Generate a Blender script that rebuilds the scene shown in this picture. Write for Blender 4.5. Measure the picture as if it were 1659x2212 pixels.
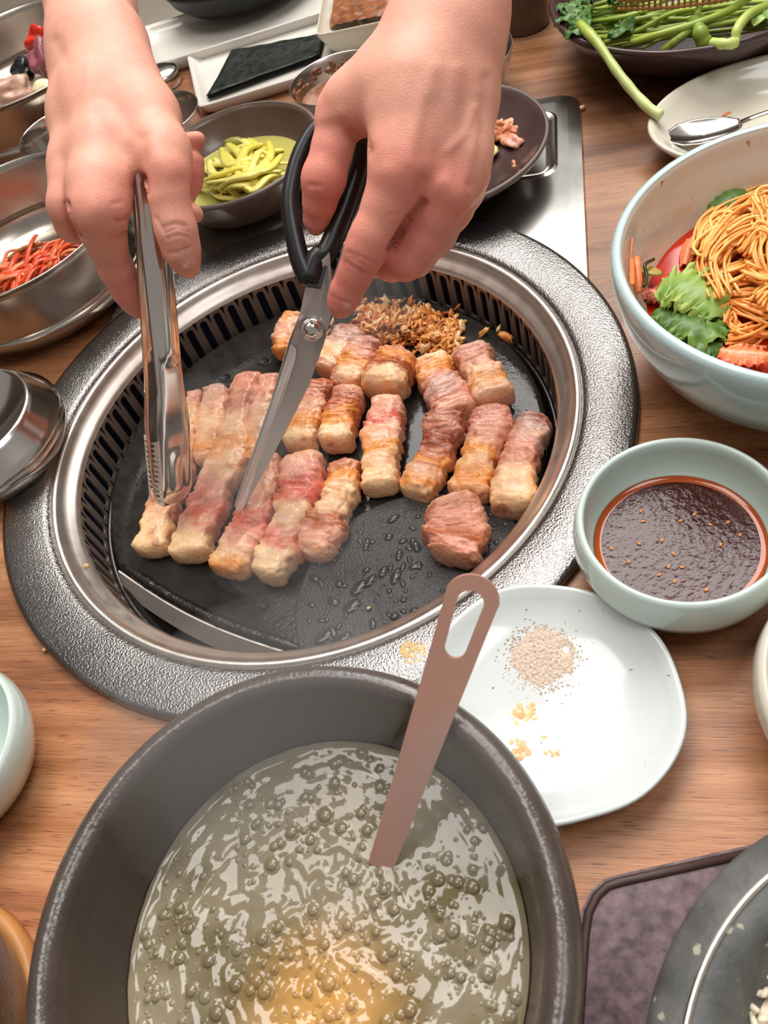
import bpy, math, random
import numpy as np
from mathutils import Vector, Matrix, noise
R = random.Random(7)
SC = bpy.context.scene
for o in list(bpy.data.objects): bpy.data.objects.remove(o)

# ------------------------------------------------------------------ camera, world, lights, exposure
# table top is z = 0; units are metres; the phone is held 0.40 m above the table
CAM_F = 1740.0; PITCH = math.radians(52.4); ROLL = math.radians(-22.28); CAM_H = .40; CX, CY = 829.5, 1106.0
cp, sp, cr, sr = math.cos(PITCH), math.sin(PITCH), math.cos(ROLL), math.sin(ROLL)
cam = bpy.data.cameras.new('camera'); camo = bpy.data.objects.new('camera', cam); SC.collection.objects.link(camo)
R0, U0, F0 = Vector((1, 0, 0)), Vector((0, sp, cp)), Vector((0, cp, -sp))
ix, iy = R0*cr + U0*sr, U0*cr - R0*sr
mw = Matrix.Identity(4)
for i in range(3):
    mw[i][0], mw[i][1], mw[i][2] = ix[i], iy[i], -F0[i]
mw[2][3] = CAM_H
camo.matrix_world = mw
cam.sensor_fit = 'VERTICAL'; cam.sensor_height = 36; cam.lens = CAM_F/2212*36
cam.clip_start = .01
cam.dof.use_dof = True; cam.dof.focus_distance = .50; cam.dof.aperture_fstop = 20
SC.camera = camo

world = bpy.data.worlds.new('world'); SC.world = world; world.use_nodes = True
bg = world.node_tree.nodes['Background']
bg.inputs['Color'].default_value = (1.0, .93, .87, 1); bg.inputs['Strength'].default_value = .30

def area(name, loc, to, sx, sy, power, col):
    l = bpy.data.lights.new(name, 'AREA'); l.shape = 'RECTANGLE'; l.size = sx; l.size_y = sy; l.energy = power; l.color = col
    o = bpy.data.objects.new(name, l); SC.collection.objects.link(o); o.location = loc
    o.rotation_euler = (Vector(to)-Vector(loc)).to_track_quat('-Z', 'Y').to_euler()
area('ceiling_lamp_far', (.62, 1.52, 1.72), (.45, .8, 0), 1.5, 1.3, 58, (1, .975, .94))
area('ceiling_lamp_above', (-.26, .62, 1.75), (-.26, .62, 0), .78, .62, 12, (1, .95, .90))
area('ceiling_lamp_near', (.6, -.2, 1.8), (.2, .3, 0), .6, .6, 8, (.96, .98, 1))
SC.view_settings.view_transform = 'Standard'; SC.view_settings.look = 'None'
SC.view_settings.exposure = 0.0; SC.view_settings.gamma = 1.0; SC.view_settings.use_curve_mapping = False
try: SC.cycles.use_denoising = True
except Exception: pass

# ------------------------------------------------------------------ photo rays -> real places
def ray(px, py):
    x = (px-CX)/CAM_F; y = -(py-CY)/CAM_F
    X = cr*x - sr*y; Y = sr*x + cr*y
    return Vector((X, cp+Y*sp, -sp+Y*cp))
def W(px, py, z=0.0):                       # where the sight line meets the level z
    d = ray(px, py); t = (CAM_H-z)/-d.z
    return Vector((d.x*t, d.y*t, z))
def D(px, py, dep):                         # the point at a distance from the phone
    return Vector((0, 0, CAM_H)) + ray(px, py)*dep
def projn(P):                               # numpy points -> pixel, depth
    P = np.asarray(P, float) - np.array([0, 0, CAM_H])
    X = P[:, 0]; dep = P[:, 1]*cp - P[:, 2]*sp; Y = P[:, 1]*sp + P[:, 2]*cp
    x, y = X/dep, Y/dep
    return CX+CAM_F*(cr*x+sr*y), CY-CAM_F*(-sr*x+cr*y), dep

# ------------------------------------------------------------------ colours and materials
def lin(v):
    v /= 255.0
    return v/12.92 if v <= .04045 else ((v+.055)/1.055)**2.4
def C(r, g, b): return (lin(r), lin(g), lin(b))
def mat(name, base=(.5, .5, .5), rough=.5, metal=0.0, spec=.5, coat=0.0, sss=0.0, var=0.0, vscale=40, vstretch=None, bump=0.0, bscale=200,
        bdetail=3, vcol=False, rvar=0.0, trans=0.0, ior=1.45, alpha=1.0, spots=None, aniso=None):
    m = bpy.data.materials.new(name); m.use_nodes = True
    nt = m.node_tree; p = nt.nodes['Principled BSDF']; L = nt.links.new
    p.inputs['Roughness'].default_value = rough; p.inputs['Metallic'].default_value = metal
    p.inputs['Specular IOR Level'].default_value = spec; p.inputs['Coat Weight'].default_value = coat; p.inputs['Coat Roughness'].default_value = .08
    p.inputs['IOR'].default_value = ior; p.inputs['Transmission Weight'].default_value = trans; p.inputs['Alpha'].default_value = alpha
    if sss:
        p.inputs['Subsurface Weight'].default_value = sss; p.inputs['Subsurface Radius'].default_value = (1, .35, .2); p.inputs['Subsurface Scale'].default_value = .004
    tc = nt.nodes.new('ShaderNodeTexCoord'); co = tc.outputs['Object']
    if vstretch:
        mp = nt.nodes.new('ShaderNodeMapping'); L(co, mp.inputs['Vector']); mp.inputs['Scale'].default_value = vstretch
        if aniso: mp.inputs['Rotation'].default_value = (0, 0, aniso)
        vco = mp.outputs['Vector']
    else: vco = co
    if vcol:
        a = nt.nodes.new('ShaderNodeVertexColor'); a.layer_name = 'Col'; out = a.outputs['Color']
    else:
        a = nt.nodes.new('ShaderNodeRGB'); a.outputs[0].default_value = (*base, 1); out = a.outputs[0]
    if var or rvar:
        n = nt.nodes.new('ShaderNodeTexNoise'); n.inputs['Scale'].default_value = vscale; n.inputs['Detail'].default_value = 5; L(vco, n.inputs['Vector'])
    if var:
        mr = nt.nodes.new('ShaderNodeMapRange'); L(n.outputs['Fac'], mr.inputs['Value'])
        for k, v in zip(('From Min', 'From Max', 'To Min', 'To Max'), (.3, .7, 1-var, 1+var)): mr.inputs[k].default_value = v
        mx = nt.nodes.new('ShaderNodeMix'); mx.data_type = 'RGBA'; mx.blend_type = 'MULTIPLY'; mx.inputs['Factor'].default_value = 1
        L(out, mx.inputs[6]); L(mr.outputs[0], mx.inputs[7]); out = mx.outputs[2]
    if spots:                                # (colour, scale, threshold)
        n2 = nt.nodes.new('ShaderNodeTexNoise'); n2.inputs['Scale'].default_value = spots[1]; n2.inputs['Detail'].default_value = 2; L(co, n2.inputs['Vector'])
        m2 = nt.nodes.new('ShaderNodeMapRange'); L(n2.outputs['Fac'], m2.inputs['Value']); m2.inputs['From Min'].default_value = spots[2]; m2.inputs['From Max'].default_value = spots[2]+.05
        mx2 = nt.nodes.new('ShaderNodeMix'); mx2.data_type = 'RGBA'; L(m2.outputs[0], mx2.inputs['Factor']); L(out, mx2.inputs[6]); mx2.inputs[7].default_value = (*spots[0], 1); out = mx2.outputs[2]
    L(out, p.inputs['Base Color'])
    if rvar:
        m3 = nt.nodes.new('ShaderNodeMapRange'); L(n.outputs['Fac'], m3.inputs['Value'])
        for k, v in zip(('From Min', 'From Max', 'To Min', 'To Max'), (.3, .7, max(.02, rough-rvar), rough+rvar)): m3.inputs[k].default_value = v
        L(m3.outputs[0], p.inputs['Roughness'])
    if bump:
        nb = nt.nodes.new('ShaderNodeTexNoise'); nb.inputs['Scale'].default_value = bscale; nb.inputs['Detail'].default_value = bdetail; L(vco if aniso else co, nb.inputs['Vector'])
        b = nt.nodes.new('ShaderNodeBump'); b.inputs['Strength'].default_value = bump; b.inputs['Distance'].default_value = .001
        L(nb.outputs['Fac'], b.inputs['Height']); L(b.outputs[0], p.inputs['Normal'])
    return m

GA = math.radians(-23.5)                     # the wood grain's direction on the table
def wood_mat():
    m = bpy.data.materials.new('wood_laminate'); m.use_nodes = True; nt = m.node_tree; p = nt.nodes['Principled BSDF']; L = nt.links.new
    def nd(t, **k):
        n = nt.nodes.new(t)
        for a, v in k.items():
            if a in n.inputs: n.inputs[a].default_value = v
        return n
    tc = nd('ShaderNodeTexCoord'); rot = nd('ShaderNodeMapping'); rot.vector_type = 'POINT'; rot.inputs['Rotation'].default_value = (0, 0, -GA); L(tc.outputs['Object'], rot.inputs['Vector'])
    def noise_(scale, sc, detail=4, rough=.55):
        mp = nd('ShaderNodeMapping'); mp.inputs['Scale'].default_value = sc; L(rot.outputs[0], mp.inputs['Vector'])
        n = nd('ShaderNodeTexNoise', Scale=scale, Detail=detail, Roughness=rough); L(mp.outputs[0], n.inputs['Vector']); return n.outputs['Fac']
    def ramp(src, stops):
        r = nd('ShaderNodeValToRGB'); e = r.color_ramp.elements
        while len(e) < len(stops): e.new(.5)
        for el, (t, c) in zip(e, stops): el.position = t; el.color = (*c, 1)
        L(src, r.inputs['Fac']); return r.outputs['Color']
    def mix(a, b, mode='MULTIPLY', fac=1.0):
        x = nd('ShaderNodeMix'); x.data_type = 'RGBA'; x.blend_type = mode; x.inputs['Factor'].default_value = fac; L(a, x.inputs[6]); L(b, x.inputs[7]); return x.outputs[2]
    base = ramp(noise_(9, (.5, 6, 1), 5), [(.25, C(116, 74, 50)), (.40, C(170, 112, 74)), (.55, C(196, 138, 96)), (.75, C(214, 160, 116))])
    fine = ramp(noise_(60, (.35, 14, 1), 4, .7), [(.3, (.72, .68, .66)), (.55, (1, 1, 1)), (.8, (1.06, 1.05, 1.03))])
    pores = ramp(noise_(420, (.16, 4, 1), 2, .5), [(.30, (.40, .33, .30)), (.40, (1, 1, 1))])
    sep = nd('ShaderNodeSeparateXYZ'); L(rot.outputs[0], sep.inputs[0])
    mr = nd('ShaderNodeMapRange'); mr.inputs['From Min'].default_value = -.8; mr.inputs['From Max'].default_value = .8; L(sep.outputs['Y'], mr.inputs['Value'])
    plank_shading = [(-.8, .9), (-.45, .8), (-.36, 1.0), (-.275, .90), (-.19, .70), (-.11, .92), (-.02, .80), (.062, .60), (.15, .66), (.235, .46), (.315, .40), (.39, .62), (.475, .50), (.56, .7), (.64, .55)]  # plank bands, with light fading toward the far side painted into their tones
    tone = ramp(mr.outputs[0], [((y+.8)/1.6, (t, t*.97, t*.95)) for y, t in plank_shading])
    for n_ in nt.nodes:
        if n_.type == 'VALTORGB' and len(n_.color_ramp.elements) == len(plank_shading): n_.color_ramp.interpolation = 'CONSTANT'
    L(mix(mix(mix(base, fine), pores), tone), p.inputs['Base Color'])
    p.inputs['Roughness'].default_value = .34; p.inputs['Specular IOR Level'].default_value = .5
    b = nd('ShaderNodeBump', Strength=.25); b.inputs['Distance'].default_value = .0006; L(noise_(420, (.16, 4, 1), 2, .5), b.inputs['Height']); L(b.outputs[0], p.inputs['Normal'])
    return m

M = {}
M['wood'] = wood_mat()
M['floor'] = mat('floor_tile', C(236, 226, 206), .6, var=.06, vscale=6)
M['wall'] = mat('wall_paint', C(120, 105, 92), .8, var=.06, vscale=4)
M['ring'] = mat('ring_metal', C(138, 135, 133), .22, metal=.95, bump=.52, bscale=800, bdetail=2, var=.08, vscale=30, rvar=.05)
M['lip'] = mat('lip_steel', C(226, 218, 210), .36, metal=1.0, rvar=.05, vscale=90)
M['basket'] = mat('basket_steel', C(160, 142, 130), .45, metal=.6, var=.1, vscale=30)
M['void'] = mat('void_dark', C(36, 40, 68), .5)
M['gutter'] = mat('gutter_black', C(26, 23, 22), .2, spec=.6, bump=.3, bscale=120)
M['pan'] = mat('pan_stone', C(46, 43, 40), .13, spec=.32, var=.25, vscale=60, bump=.16, bscale=300, rvar=.08)
M['panedge'] = mat('pan_burnt_edge', C(30, 27, 26), .28, spec=.6, bump=.9, bscale=300, rvar=.12)
M['band'] = mat('band_steel', C(226, 216, 206), .45, metal=.4, var=.1, vscale=20)
M['lens'] = mat('wet_stone', C(66, 65, 64), .28, spec=.45, var=.18, vscale=70, bump=.8, bscale=650, rvar=.12)
M['oil'] = mat('oil_drop', C(64, 63, 62), .06, spec=.4)
M['steel'] = mat('steel_brushed', C(196, 188, 180), .22, metal=1.0, var=.06, vscale=60, rvar=.05)
M['teeth'] = mat('steel_teeth', C(232, 226, 220), .42, metal=.8)
M['steelmir'] = mat('steel_polished', C(218, 212, 206), .15, metal=1.0, rvar=.04, vscale=12)
M['steelbowl'] = mat('steel_bowl', C(190, 180, 170), .26, metal=1.0, var=.05, vscale=25, rvar=.05)
M['panel'] = mat('panel_steel', C(214, 212, 206), .2, metal=1.0, bump=.04, bscale=30, rvar=.04, vscale=10)
M['blade'] = mat('blade_steel', C(200, 194, 190), .46, metal=.8, var=.03, vscale=40)
M['bevel'] = mat('blade_bevel', C(238, 232, 228), .42, metal=.7)
M['blackplastic'] = mat('black_plastic', C(26, 26, 27), .32, spec=.5)
M['ladle'] = mat('ladle_steel', C(214, 164, 146), .42, metal=.45, var=.05, vscale=30, rvar=.04)
M['skin'] = mat('skin', vcol=True, rough=.5, spec=.32, sss=.10, var=.05, vscale=160, bump=.25, bscale=900)
M['nail'] = mat('nail', C(224, 160, 146), .25, spec=.5, coat=.3)
M['pork'] = mat('grilled_pork', vcol=True, rough=.3, spec=.55, sss=.12, var=.1, vscale=300, bump=.7, bscale=420, coat=.25, rvar=.12)
M['crisp'] = mat('crispy_bits', vcol=True, rough=.35, spec=.5, var=.15, vscale=300, bump=.3, bscale=500)
M['pot'] = mat('earthenware', C(76, 65, 59), .25, spec=.8, var=.12, vscale=40, bump=.28, bscale=420, rvar=.08)
M['broth'] = mat('broth', vcol=True, rough=.05, spec=.7)
M['white'] = mat('white_glaze', C(208, 213, 211), .16, spec=.5, coat=.3, var=.03, vscale=20, spots=(C(120, 124, 124), 300, .71))
M['celadon'] = mat('celadon_glaze', C(204, 220, 212), .14, spec=.5, coat=.4, var=.03, vscale=25)
M['cream'] = mat('cream_glaze', C(210, 203, 186), .16, spec=.5, coat=.3, var=.03, vscale=25, spots=(C(120, 110, 95), 300, .745))
M['bigcel'] = mat('blue_celadon', C(188, 212, 212), .14, spec=.5, coat=.4, var=.02, vscale=15)
M['bigcelin'] = mat('celadon_inside', vcol=True, rough=.2, spec=.5, coat=.2, var=.04, vscale=12, spots=(C(178, 120, 84), 150, .70))
M['salt'] = mat('seasoned_salt', vcol=True, rough=.8, var=.12, vscale=900)
M['sauce'] = mat('dark_sauce', C(62, 20, 14), .14, spec=.45, bump=.6, bscale=260)
M['sauceedge'] = mat('sauce_edge', C(168, 72, 20), .1, spec=.6)
M['seed'] = mat('sesame', C(206, 140, 90), .4)
M['noodle'] = mat('noodle', vcol=True, rough=.3, spec=.5, sss=.1, coat=.2)
M['redbroth'] = mat('red_broth', C(186, 44, 16), .06, spec=.6, var=.2, vscale=40)
M['leaf'] = mat('lettuce', vcol=True, rough=.4, spec=.45, var=.18, vscale=90, bump=.4, bscale=160)
M['carrot'] = mat('carrot', C(228, 124, 70), .35, spec=.5, var=.12, vscale=200)
M['kimchi'] = mat('red_kimchi', vcol=True, rough=.25, spec=.55, var=.2, vscale=200, bump=.4, bscale=250)
M['radish'] = mat('yellow_radish', vcol=True, rough=.22, spec=.5, sss=.15, var=.06, vscale=100)
M['pickle'] = mat('pickle_liquid', C(178, 172, 92), .06, spec=.5)
M['brownbowl'] = mat('brown_lacquer', C(92, 74, 62), .24, spec=.45, var=.15, vscale=20, coat=.15)
M['brownrim'] = mat('brown_rim', C(112, 100, 94), .3, spec=.5, var=.1, vscale=60)
M['plum'] = mat('plum_lacquer', C(66, 48, 46), .24, spec=.45, var=.1, vscale=20, coat=.15)
M['stem'] = mat('parsley_stem', vcol=True, rough=.35, spec=.45, sss=.08, var=.12, vscale=80)
M['bamboo'] = mat('bamboo', C(196, 134, 78), .5, var=.15, vscale=60)
M['speckle'] = mat('speckled_white', C(206, 201, 192), .2, spec=.5, coat=.25, var=.03, vscale=20, spots=(C(70, 52, 48), 60, .735))
M['nori'] = mat('seaweed', C(22, 28, 24), .45, spec=.25, var=.3, vscale=90, bump=1.0, bscale=160, rvar=.2)
M['paste'] = mat('soybean_paste', C(122, 68, 32), .35, spec=.4, var=.5, vscale=120, bump=.9, bscale=200)
M['ssam'] = mat('brown_sauce', C(134, 88, 62), .2, spec=.5, var=.15, vscale=60)
M['black'] = mat('matte_black', C(20, 20, 23), .5)
M['trivet'] = mat('trivet_lacquer', C(108, 86, 90), .42, spec=.45, var=.55, vscale=200, bump=.3, bscale=160)
M['trivetedge'] = mat('trivet_edge', C(70, 50, 44), .5, var=.2, vscale=60)
M['stone'] = mat('stone_bowl', C(92, 92, 90), .5, var=.35, vscale=60, bump=.5, bscale=200, spots=(C(160, 160, 140), 160, .68))
M['rice'] = mat('rice', C(232, 220, 194), .4, spec=.4, sss=.1, var=.06, vscale=60)
M['traywood'] = mat('tray_wood', C(196, 134, 74), .45, var=.15, vscale=30)
M['meatb'] = mat('meat_dark', vcol=True, rough=.25, spec=.55, var=.2, vscale=120, bump=.5, bscale=200)
M['crumb'] = mat('crumb', C(226, 188, 130), .5, var=.2, vscale=300)

# ------------------------------------------------------------------ object helpers
WL = {}
def setp(o, label=None, cat=None, group=None, kind=None):
    if label: o['label'] = label
    if cat: o['category'] = cat
    if group: o['group'] = group
    if kind: o['kind'] = kind
    return o
def thing(name, label, cat, loc, group=None):
    o = bpy.data.objects.new(name, None); o.empty_display_size = .02; SC.collection.objects.link(o)
    o.location = loc; WL[o.name] = Vector(loc); return setp(o, label, cat, group)
class G:
    """a bag of geometry"""
    def __init__(s): s.v = []; s.f = []; s.c = []
    def add(s, v, f, c=None):
        k = len(s.v); s.v += [tuple(p) for p in v]; s.f += [tuple(i+k for i in q) for q in f]
        s.c += ([tuple(c)]*len(v) if c is not None and not hasattr(c[0], '__len__') else ([(1, 1, 1)]*len(v) if c is None else [tuple(x) for x in c]))
        return s
    def lathe(s, prof, cx, cy, z0=0, n=64, c=None, fn=None, closed=False):
        v = []; f = []; m = len(prof)
        for i in range(n):
            a = 2*math.pi*i/n; ca, sa = math.cos(a), math.sin(a)
            for (r, z) in prof:
                k = fn(a, r, z) if fn else 1.0
                v.append((cx+r*k*ca, cy+r*k*sa, z0+z))
        for i in range(n):
            j = (i+1) % n
            for q in range(m if closed else m-1):
                q2 = (q+1) % m
                f.append((i*m+q, j*m+q, j*m+q2, i*m+q2))
        return s.add(v, f, c)
    def tube(s, path, rad, n=8, c=None, flat=1.0, up=None, cap=True):
        P = [Vector(p) for p in path]; m = len(P); v = []; f = []; cc = []
        r = rad if hasattr(rad, '__len__') else [rad]*m
        nrm = Vector(up) if up is not None else None
        for i in range(m):
            t = (P[min(i+1, m-1)]-P[max(i-1, 0)]).normalized()
            if nrm is None:
                nrm = t.cross(Vector((0, 0, 1)) if abs(t.z) < .9 else Vector((1, 0, 0))).cross(t)
            a = (nrm - t*nrm.dot(t))
            a = a.normalized() if a.length > 1e-6 else t.orthogonal().normalized()
            if up is None: nrm = a
            b = t.cross(a)
            for k in range(n):
                th = 2*math.pi*k/n
                v.append(P[i] + a*(math.cos(th)*r[i]*flat) + b*(math.sin(th)*r[i]))
                if c is not None: cc.append(c[i] if hasattr(c[0], '__len__') else c)
        for i in range(m-1):
            for k in range(n):
                f.append((i*n+k, i*n+(k+1) % n, (i+1)*n+(k+1) % n, (i+1)*n+k))
        if cap:
            f.append(tuple(range(n))[::-1]); f.append(tuple((m-1)*n+k for k in range(n)))
        return s.add(v, f, cc or None)
    def prism(s, poly, z0, z1, c=None, bev=0.0):
        """polygon (list of xy) raised from z0 to z1, top edge rounded by bev"""
        n = len(poly); cx = sum(p[0] for p in poly)/n; cy = sum(p[1] for p in poly)/n
        def ring(z, ins):
            o = []
            for i in range(n):
                p0, p1, p2 = Vector(poly[i-1]), Vector(poly[i]), Vector(poly[(i+1) % n])
                a = (p1-p0).normalized(); b = (p2-p1).normalized(); t = (a+b)
                t = t.normalized() if t.length > 1e-6 else a
                nn = Vector((-t.y, t.x)); o.append((p1.x+nn.x*ins, p1.y+nn.y*ins, z))
            return o
        lev = [(z0, 0)]
        if bev:
            for k in range(4):
                a = math.pi/2*k/3; lev.append((z1-bev+bev*math.sin(a), bev*(1-math.cos(a))))
        else: lev.append((z1, 0))
        v = []; f = []
        for z, i in lev: v += ring(z, i)
        for l in range(len(lev)-1):
            for i in range(n):
                j = (i+1) % n; f.append((l*n+i, l*n+j, (l+1)*n+j, (l+1)*n+i))
        f.append(tuple((len(lev)-1)*n+i for i in range(n))); f.append(tuple(range(n))[::-1])
        return s.add(v, f, c)
    def blob(s, ctr, rad, sub=1, jit=.25, c=None, rot=None, seed=0):
        vs, fs = ICO[sub]; o = []
        for p in vs:
            k = 1+jit*noise.noise(Vector(p)*1.3+Vector((seed*7.1, seed*3.3, seed)))*1.6
            q = Vector((p[0]*rad[0]*k, p[1]*rad[1]*k, p[2]*rad[2]*k))
            if rot is not None: q = rot @ q
            o.append(q+Vector(ctr))
        return s.add(o, fs, c)
    def dome(s, ctr, r, h, n=10, rings=3, c=None, sx=1.0, rot=0.0):
        v = []; f = []; ca, sa = math.cos(rot), math.sin(rot)
        for j in range(rings):
            a = math.pi/2*j/rings
            for i in range(n):
                t = 2*math.pi*i/n; x = r*sx*math.cos(a)*math.cos(t); y = r*math.cos(a)*math.sin(t)
                v.append((ctr[0]+x*ca-y*sa, ctr[1]+x*sa+y*ca, ctr[2]+h*math.sin(a)))
        v.append((ctr[0], ctr[1], ctr[2]+h))
        for j in range(rings-1):
            for i in range(n): f.append((j*n+i, j*n+(i+1) % n, (j+1)*n+(i+1) % n, (j+1)*n+i))
        for i in range(n): f.append(((rings-1)*n+i, (rings-1)*n+(i+1) % n, rings*n))
        return s.add(v, f, c)
def _ico(sub):
    import bmesh
    b = bmesh.new(); bmesh.ops.create_icosphere(b, subdivisions=sub, radius=1); b.verts.ensure_lookup_table()
    r = ([tuple(v.co) for v in b.verts], [tuple(v.index for v in f.verts) for f in b.faces]); b.free(); return r
ICO = {k: _ico(k) for k in (1, 2, 3, 4)}
def obj(name, g, m, parent=None, loc=None, smooth=True, angle=None):
    v = np.array(g.v, float) if isinstance(g, G) else np.asarray(g[0], float)
    f = g.f if isinstance(g, G) else g[1]; c = g.c if isinstance(g, G) else g[2]
    if parent is not None: base = WL[parent.name]
    elif loc is not None: base = Vector(loc)
    else: base = Vector(((v[:, 0].min()+v[:, 0].max())/2, (v[:, 1].min()+v[:, 1].max())/2, v[:, 2].min()))
    me = bpy.data.meshes.new(name); me.from_pydata((v-np.array(base)).tolist(), [], f if isinstance(f, list) else f.tolist())
    if c is not None and len(c):
        at = me.color_attributes.new('Col', 'FLOAT_COLOR', 'POINT'); a = np.ones((len(v), 4), np.float32); a[:, :3] = np.asarray(c, float)[:, :3]; at.data.foreach_set('color', a.ravel())
    me.materials.append(m if not isinstance(m, str) else M[m])
    if smooth:
        me.polygons.foreach_set('use_smooth', [True]*len(me.polygons))
        if angle:
            try: me.set_sharp_from_angle(angle=math.radians(angle))
            except Exception: pass
    me.validate(); me.update()
    o = bpy.data.objects.new(name, me); SC.collection.objects.link(o)
    if parent is not None: o.parent = parent; WL[o.name] = Vector(base)
    else: o.location = base; WL[o.name] = Vector(base)
    return o
def dupe(o, loc, rz=0.0, label=None):
    n = o.copy(); SC.collection.objects.link(n); n.location = loc; n.rotation_euler = (0, 0, rz); WL[n.name] = Vector(loc)
    if label: n['label'] = label
    return n
def spline(P, n):
    """Catmull-Rom through points of any length"""
    P = [np.array(p, float) for p in P]
    if len(P) == 2: return [P[0]+(P[1]-P[0])*i/(n-1) for i in range(n)]
    Q = [2*P[0]-P[1]]+P+[2*P[-1]-P[-2]]; o = []
    for i in range(n):
        t = (len(P)-1)*i/(n-1); k = min(int(t), len(P)-2); u = t-k; a, b, c, d = Q[k:k+4]
        o.append(.5*((2*b)+(c-a)*u+(2*a-5*b+4*c-d)*u*u+(3*b-a-3*c+d)*u**3))
    return o
def lerp3(a, b, t): return tuple(x+(y-x)*t for x, y in zip(a, b))
def nz(x, y=0, z=0): return noise.noise(Vector((x, y, z)))

# ------------------------------------------------------------------ implicit bodies (hands): smooth union of tapered limbs, then surface nets
def surface_nets(f, org, h):
    ins = f < 0; nx, ny, nz_ = f.shape
    cs = np.zeros((nx-1, ny-1, nz_-1), int)
    for dx in (0, 1):
        for dy in (0, 1):
            for dz in (0, 1): cs += ins[dx:nx-1+dx, dy:ny-1+dy, dz:nz_-1+dz]
    act = (cs > 0) & (cs < 8); idx = -np.ones(act.shape, int); I = np.argwhere(act); idx[act] = np.arange(len(I))
    acc = np.zeros((len(I), 3)); cnt = np.zeros(len(I))
    cor = [(a, b, c) for a in (0, 1) for b in (0, 1) for c in (0, 1)]
    for a in cor:
        for ax in range(3):
            if a[ax]: continue
            b = list(a); b[ax] = 1
            fa = f[I[:, 0]+a[0], I[:, 1]+a[1], I[:, 2]+a[2]]; fb = f[I[:, 0]+b[0], I[:, 1]+b[1], I[:, 2]+b[2]]
            m = (fa < 0) != (fb < 0); t = np.where(m, fa/np.where(m, fa-fb, 1), 0)
            p = np.tile(np.array(a, float), (len(I), 1)); p[:, ax] += t
            acc[m] += p[m]; cnt[m] += 1
    V = (I+acc/cnt[:, None])*h+org; Q = []
    for ax in range(3):
        b, c = [(1, 2), (2, 0), (0, 1)][ax]
        s0 = [slice(None)]*3; s1 = [slice(None)]*3; s0[ax] = slice(0, -1); s1[ax] = slice(1, None)
        A = ins[tuple(s0)]; B = ins[tuple(s1)]; E = np.argwhere(A != B)
        E = E[(E[:, b] > 0) & (E[:, c] > 0) & (E[:, b] < f.shape[b]-1) & (E[:, c] < f.shape[c]-1)]
        fl = A[E[:, 0], E[:, 1], E[:, 2]]
        def cell(db, dc):
            e = E.copy(); e[:, b] += db; e[:, c] += dc; return idx[e[:, 0], e[:, 1], e[:, 2]]
        q = np.stack([cell(-1, -1), cell(0, -1), cell(0, 0), cell(-1, 0)], 1)
        q[~fl] = q[~fl][:, ::-1]; Q.append(q)
    return V, np.concatenate(Q)
def sdf_body(limbs, h=.0014, smooth=2):
    """limbs: (a, b, ra, rb, k) tapered capsules, blended with radius k"""
    A = np.array([l[0] for l in limbs]+[l[1] for l in limbs]); rm = max(max(l[2], l[3]) for l in limbs)
    lo = A.min(0)-rm-.006; hi = A.max(0)+rm+.006; n = np.ceil((hi-lo)/h).astype(int)+1
    F = np.full(n, .05, np.float32)
    ax = [lo[i]+np.arange(n[i])*h for i in range(3)]
    for a, b, ra, rb, k in limbs:
        a = np.array(a); b = np.array(b); mg = max(ra, rb)+.03
        s = []
        for i in range(3):
            i0 = max(0, int((min(a[i], b[i])-mg-lo[i])/h)); i1 = min(n[i], int((max(a[i], b[i])+mg-lo[i])/h)+2); s.append(slice(i0, i1))
        X, Y, Z = np.meshgrid(ax[0][s[0]], ax[1][s[1]], ax[2][s[2]], indexing='ij')
        d = b-a; L2 = max(d@d, 1e-12)
        t = np.clip(((X-a[0])*d[0]+(Y-a[1])*d[1]+(Z-a[2])*d[2])/L2, 0, 1)
        q = np.sqrt((X-a[0]-t*d[0])**2+(Y-a[1]-t*d[1])**2+(Z-a[2]-t*d[2])**2)-(ra+(rb-ra)*t)
        g = F[tuple(s)]
        hh = np.clip(.5+.5*(g-q)/k, 0, 1); F[tuple(s)] = g+(q-g)*hh-k*hh*(1-hh)
    V, Q = surface_nets(F, lo, h)
    for _ in range(smooth):
        acc = np.zeros_like(V); cn = np.zeros(len(V))
        for i in range(4):
            np.add.at(acc, Q[:, i], V[Q[:, (i+1) % 4]]); np.add.at(cn, Q[:, i], 1)
            np.add.at(acc, Q[:, (i+1) % 4], V[Q[:, i]]); np.add.at(cn, Q[:, (i+1) % 4], 1)
        V = V*.4+.6*acc/cn[:, None]
    return V, Q
def normals(V, Q):
    n = np.cross(V[Q[:, 2]]-V[Q[:, 0]], V[Q[:, 3]]-V[Q[:, 1]]); o = np.zeros_like(V)
    for i in range(4): np.add.at(o, Q[:, i], n)
    return o/np.maximum(np.linalg.norm(o, axis=1), 1e-12)[:, None]
def strokes(V, Q, S):
    """push the camera-side skin in or out along short creases, tendons and knuckles (real relief)"""
    for pts, rpx, amt in S:
        N = normals(V, Q); px, py, dep = projn(V); view = V-np.array([0, 0, CAM_H]); facing = (N*view).sum(1) < 0
        d = np.full(len(V), 1e9)
        for (x0, y0), (x1, y1) in zip(pts[:-1], pts[1:]):
            l = (x1-x0)**2+(y1-y0)**2; t = np.clip(((px-x0)*(x1-x0)+(py-y0)*(y1-y0))/max(l, 1e-9), 0, 1)
            d = np.minimum(d, np.hypot(px-x0-t*(x1-x0), py-y0-t*(y1-y0)))
        V = V+N*(amt*np.exp(-(d/rpx)**2)*facing)[:, None]
    return V

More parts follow.
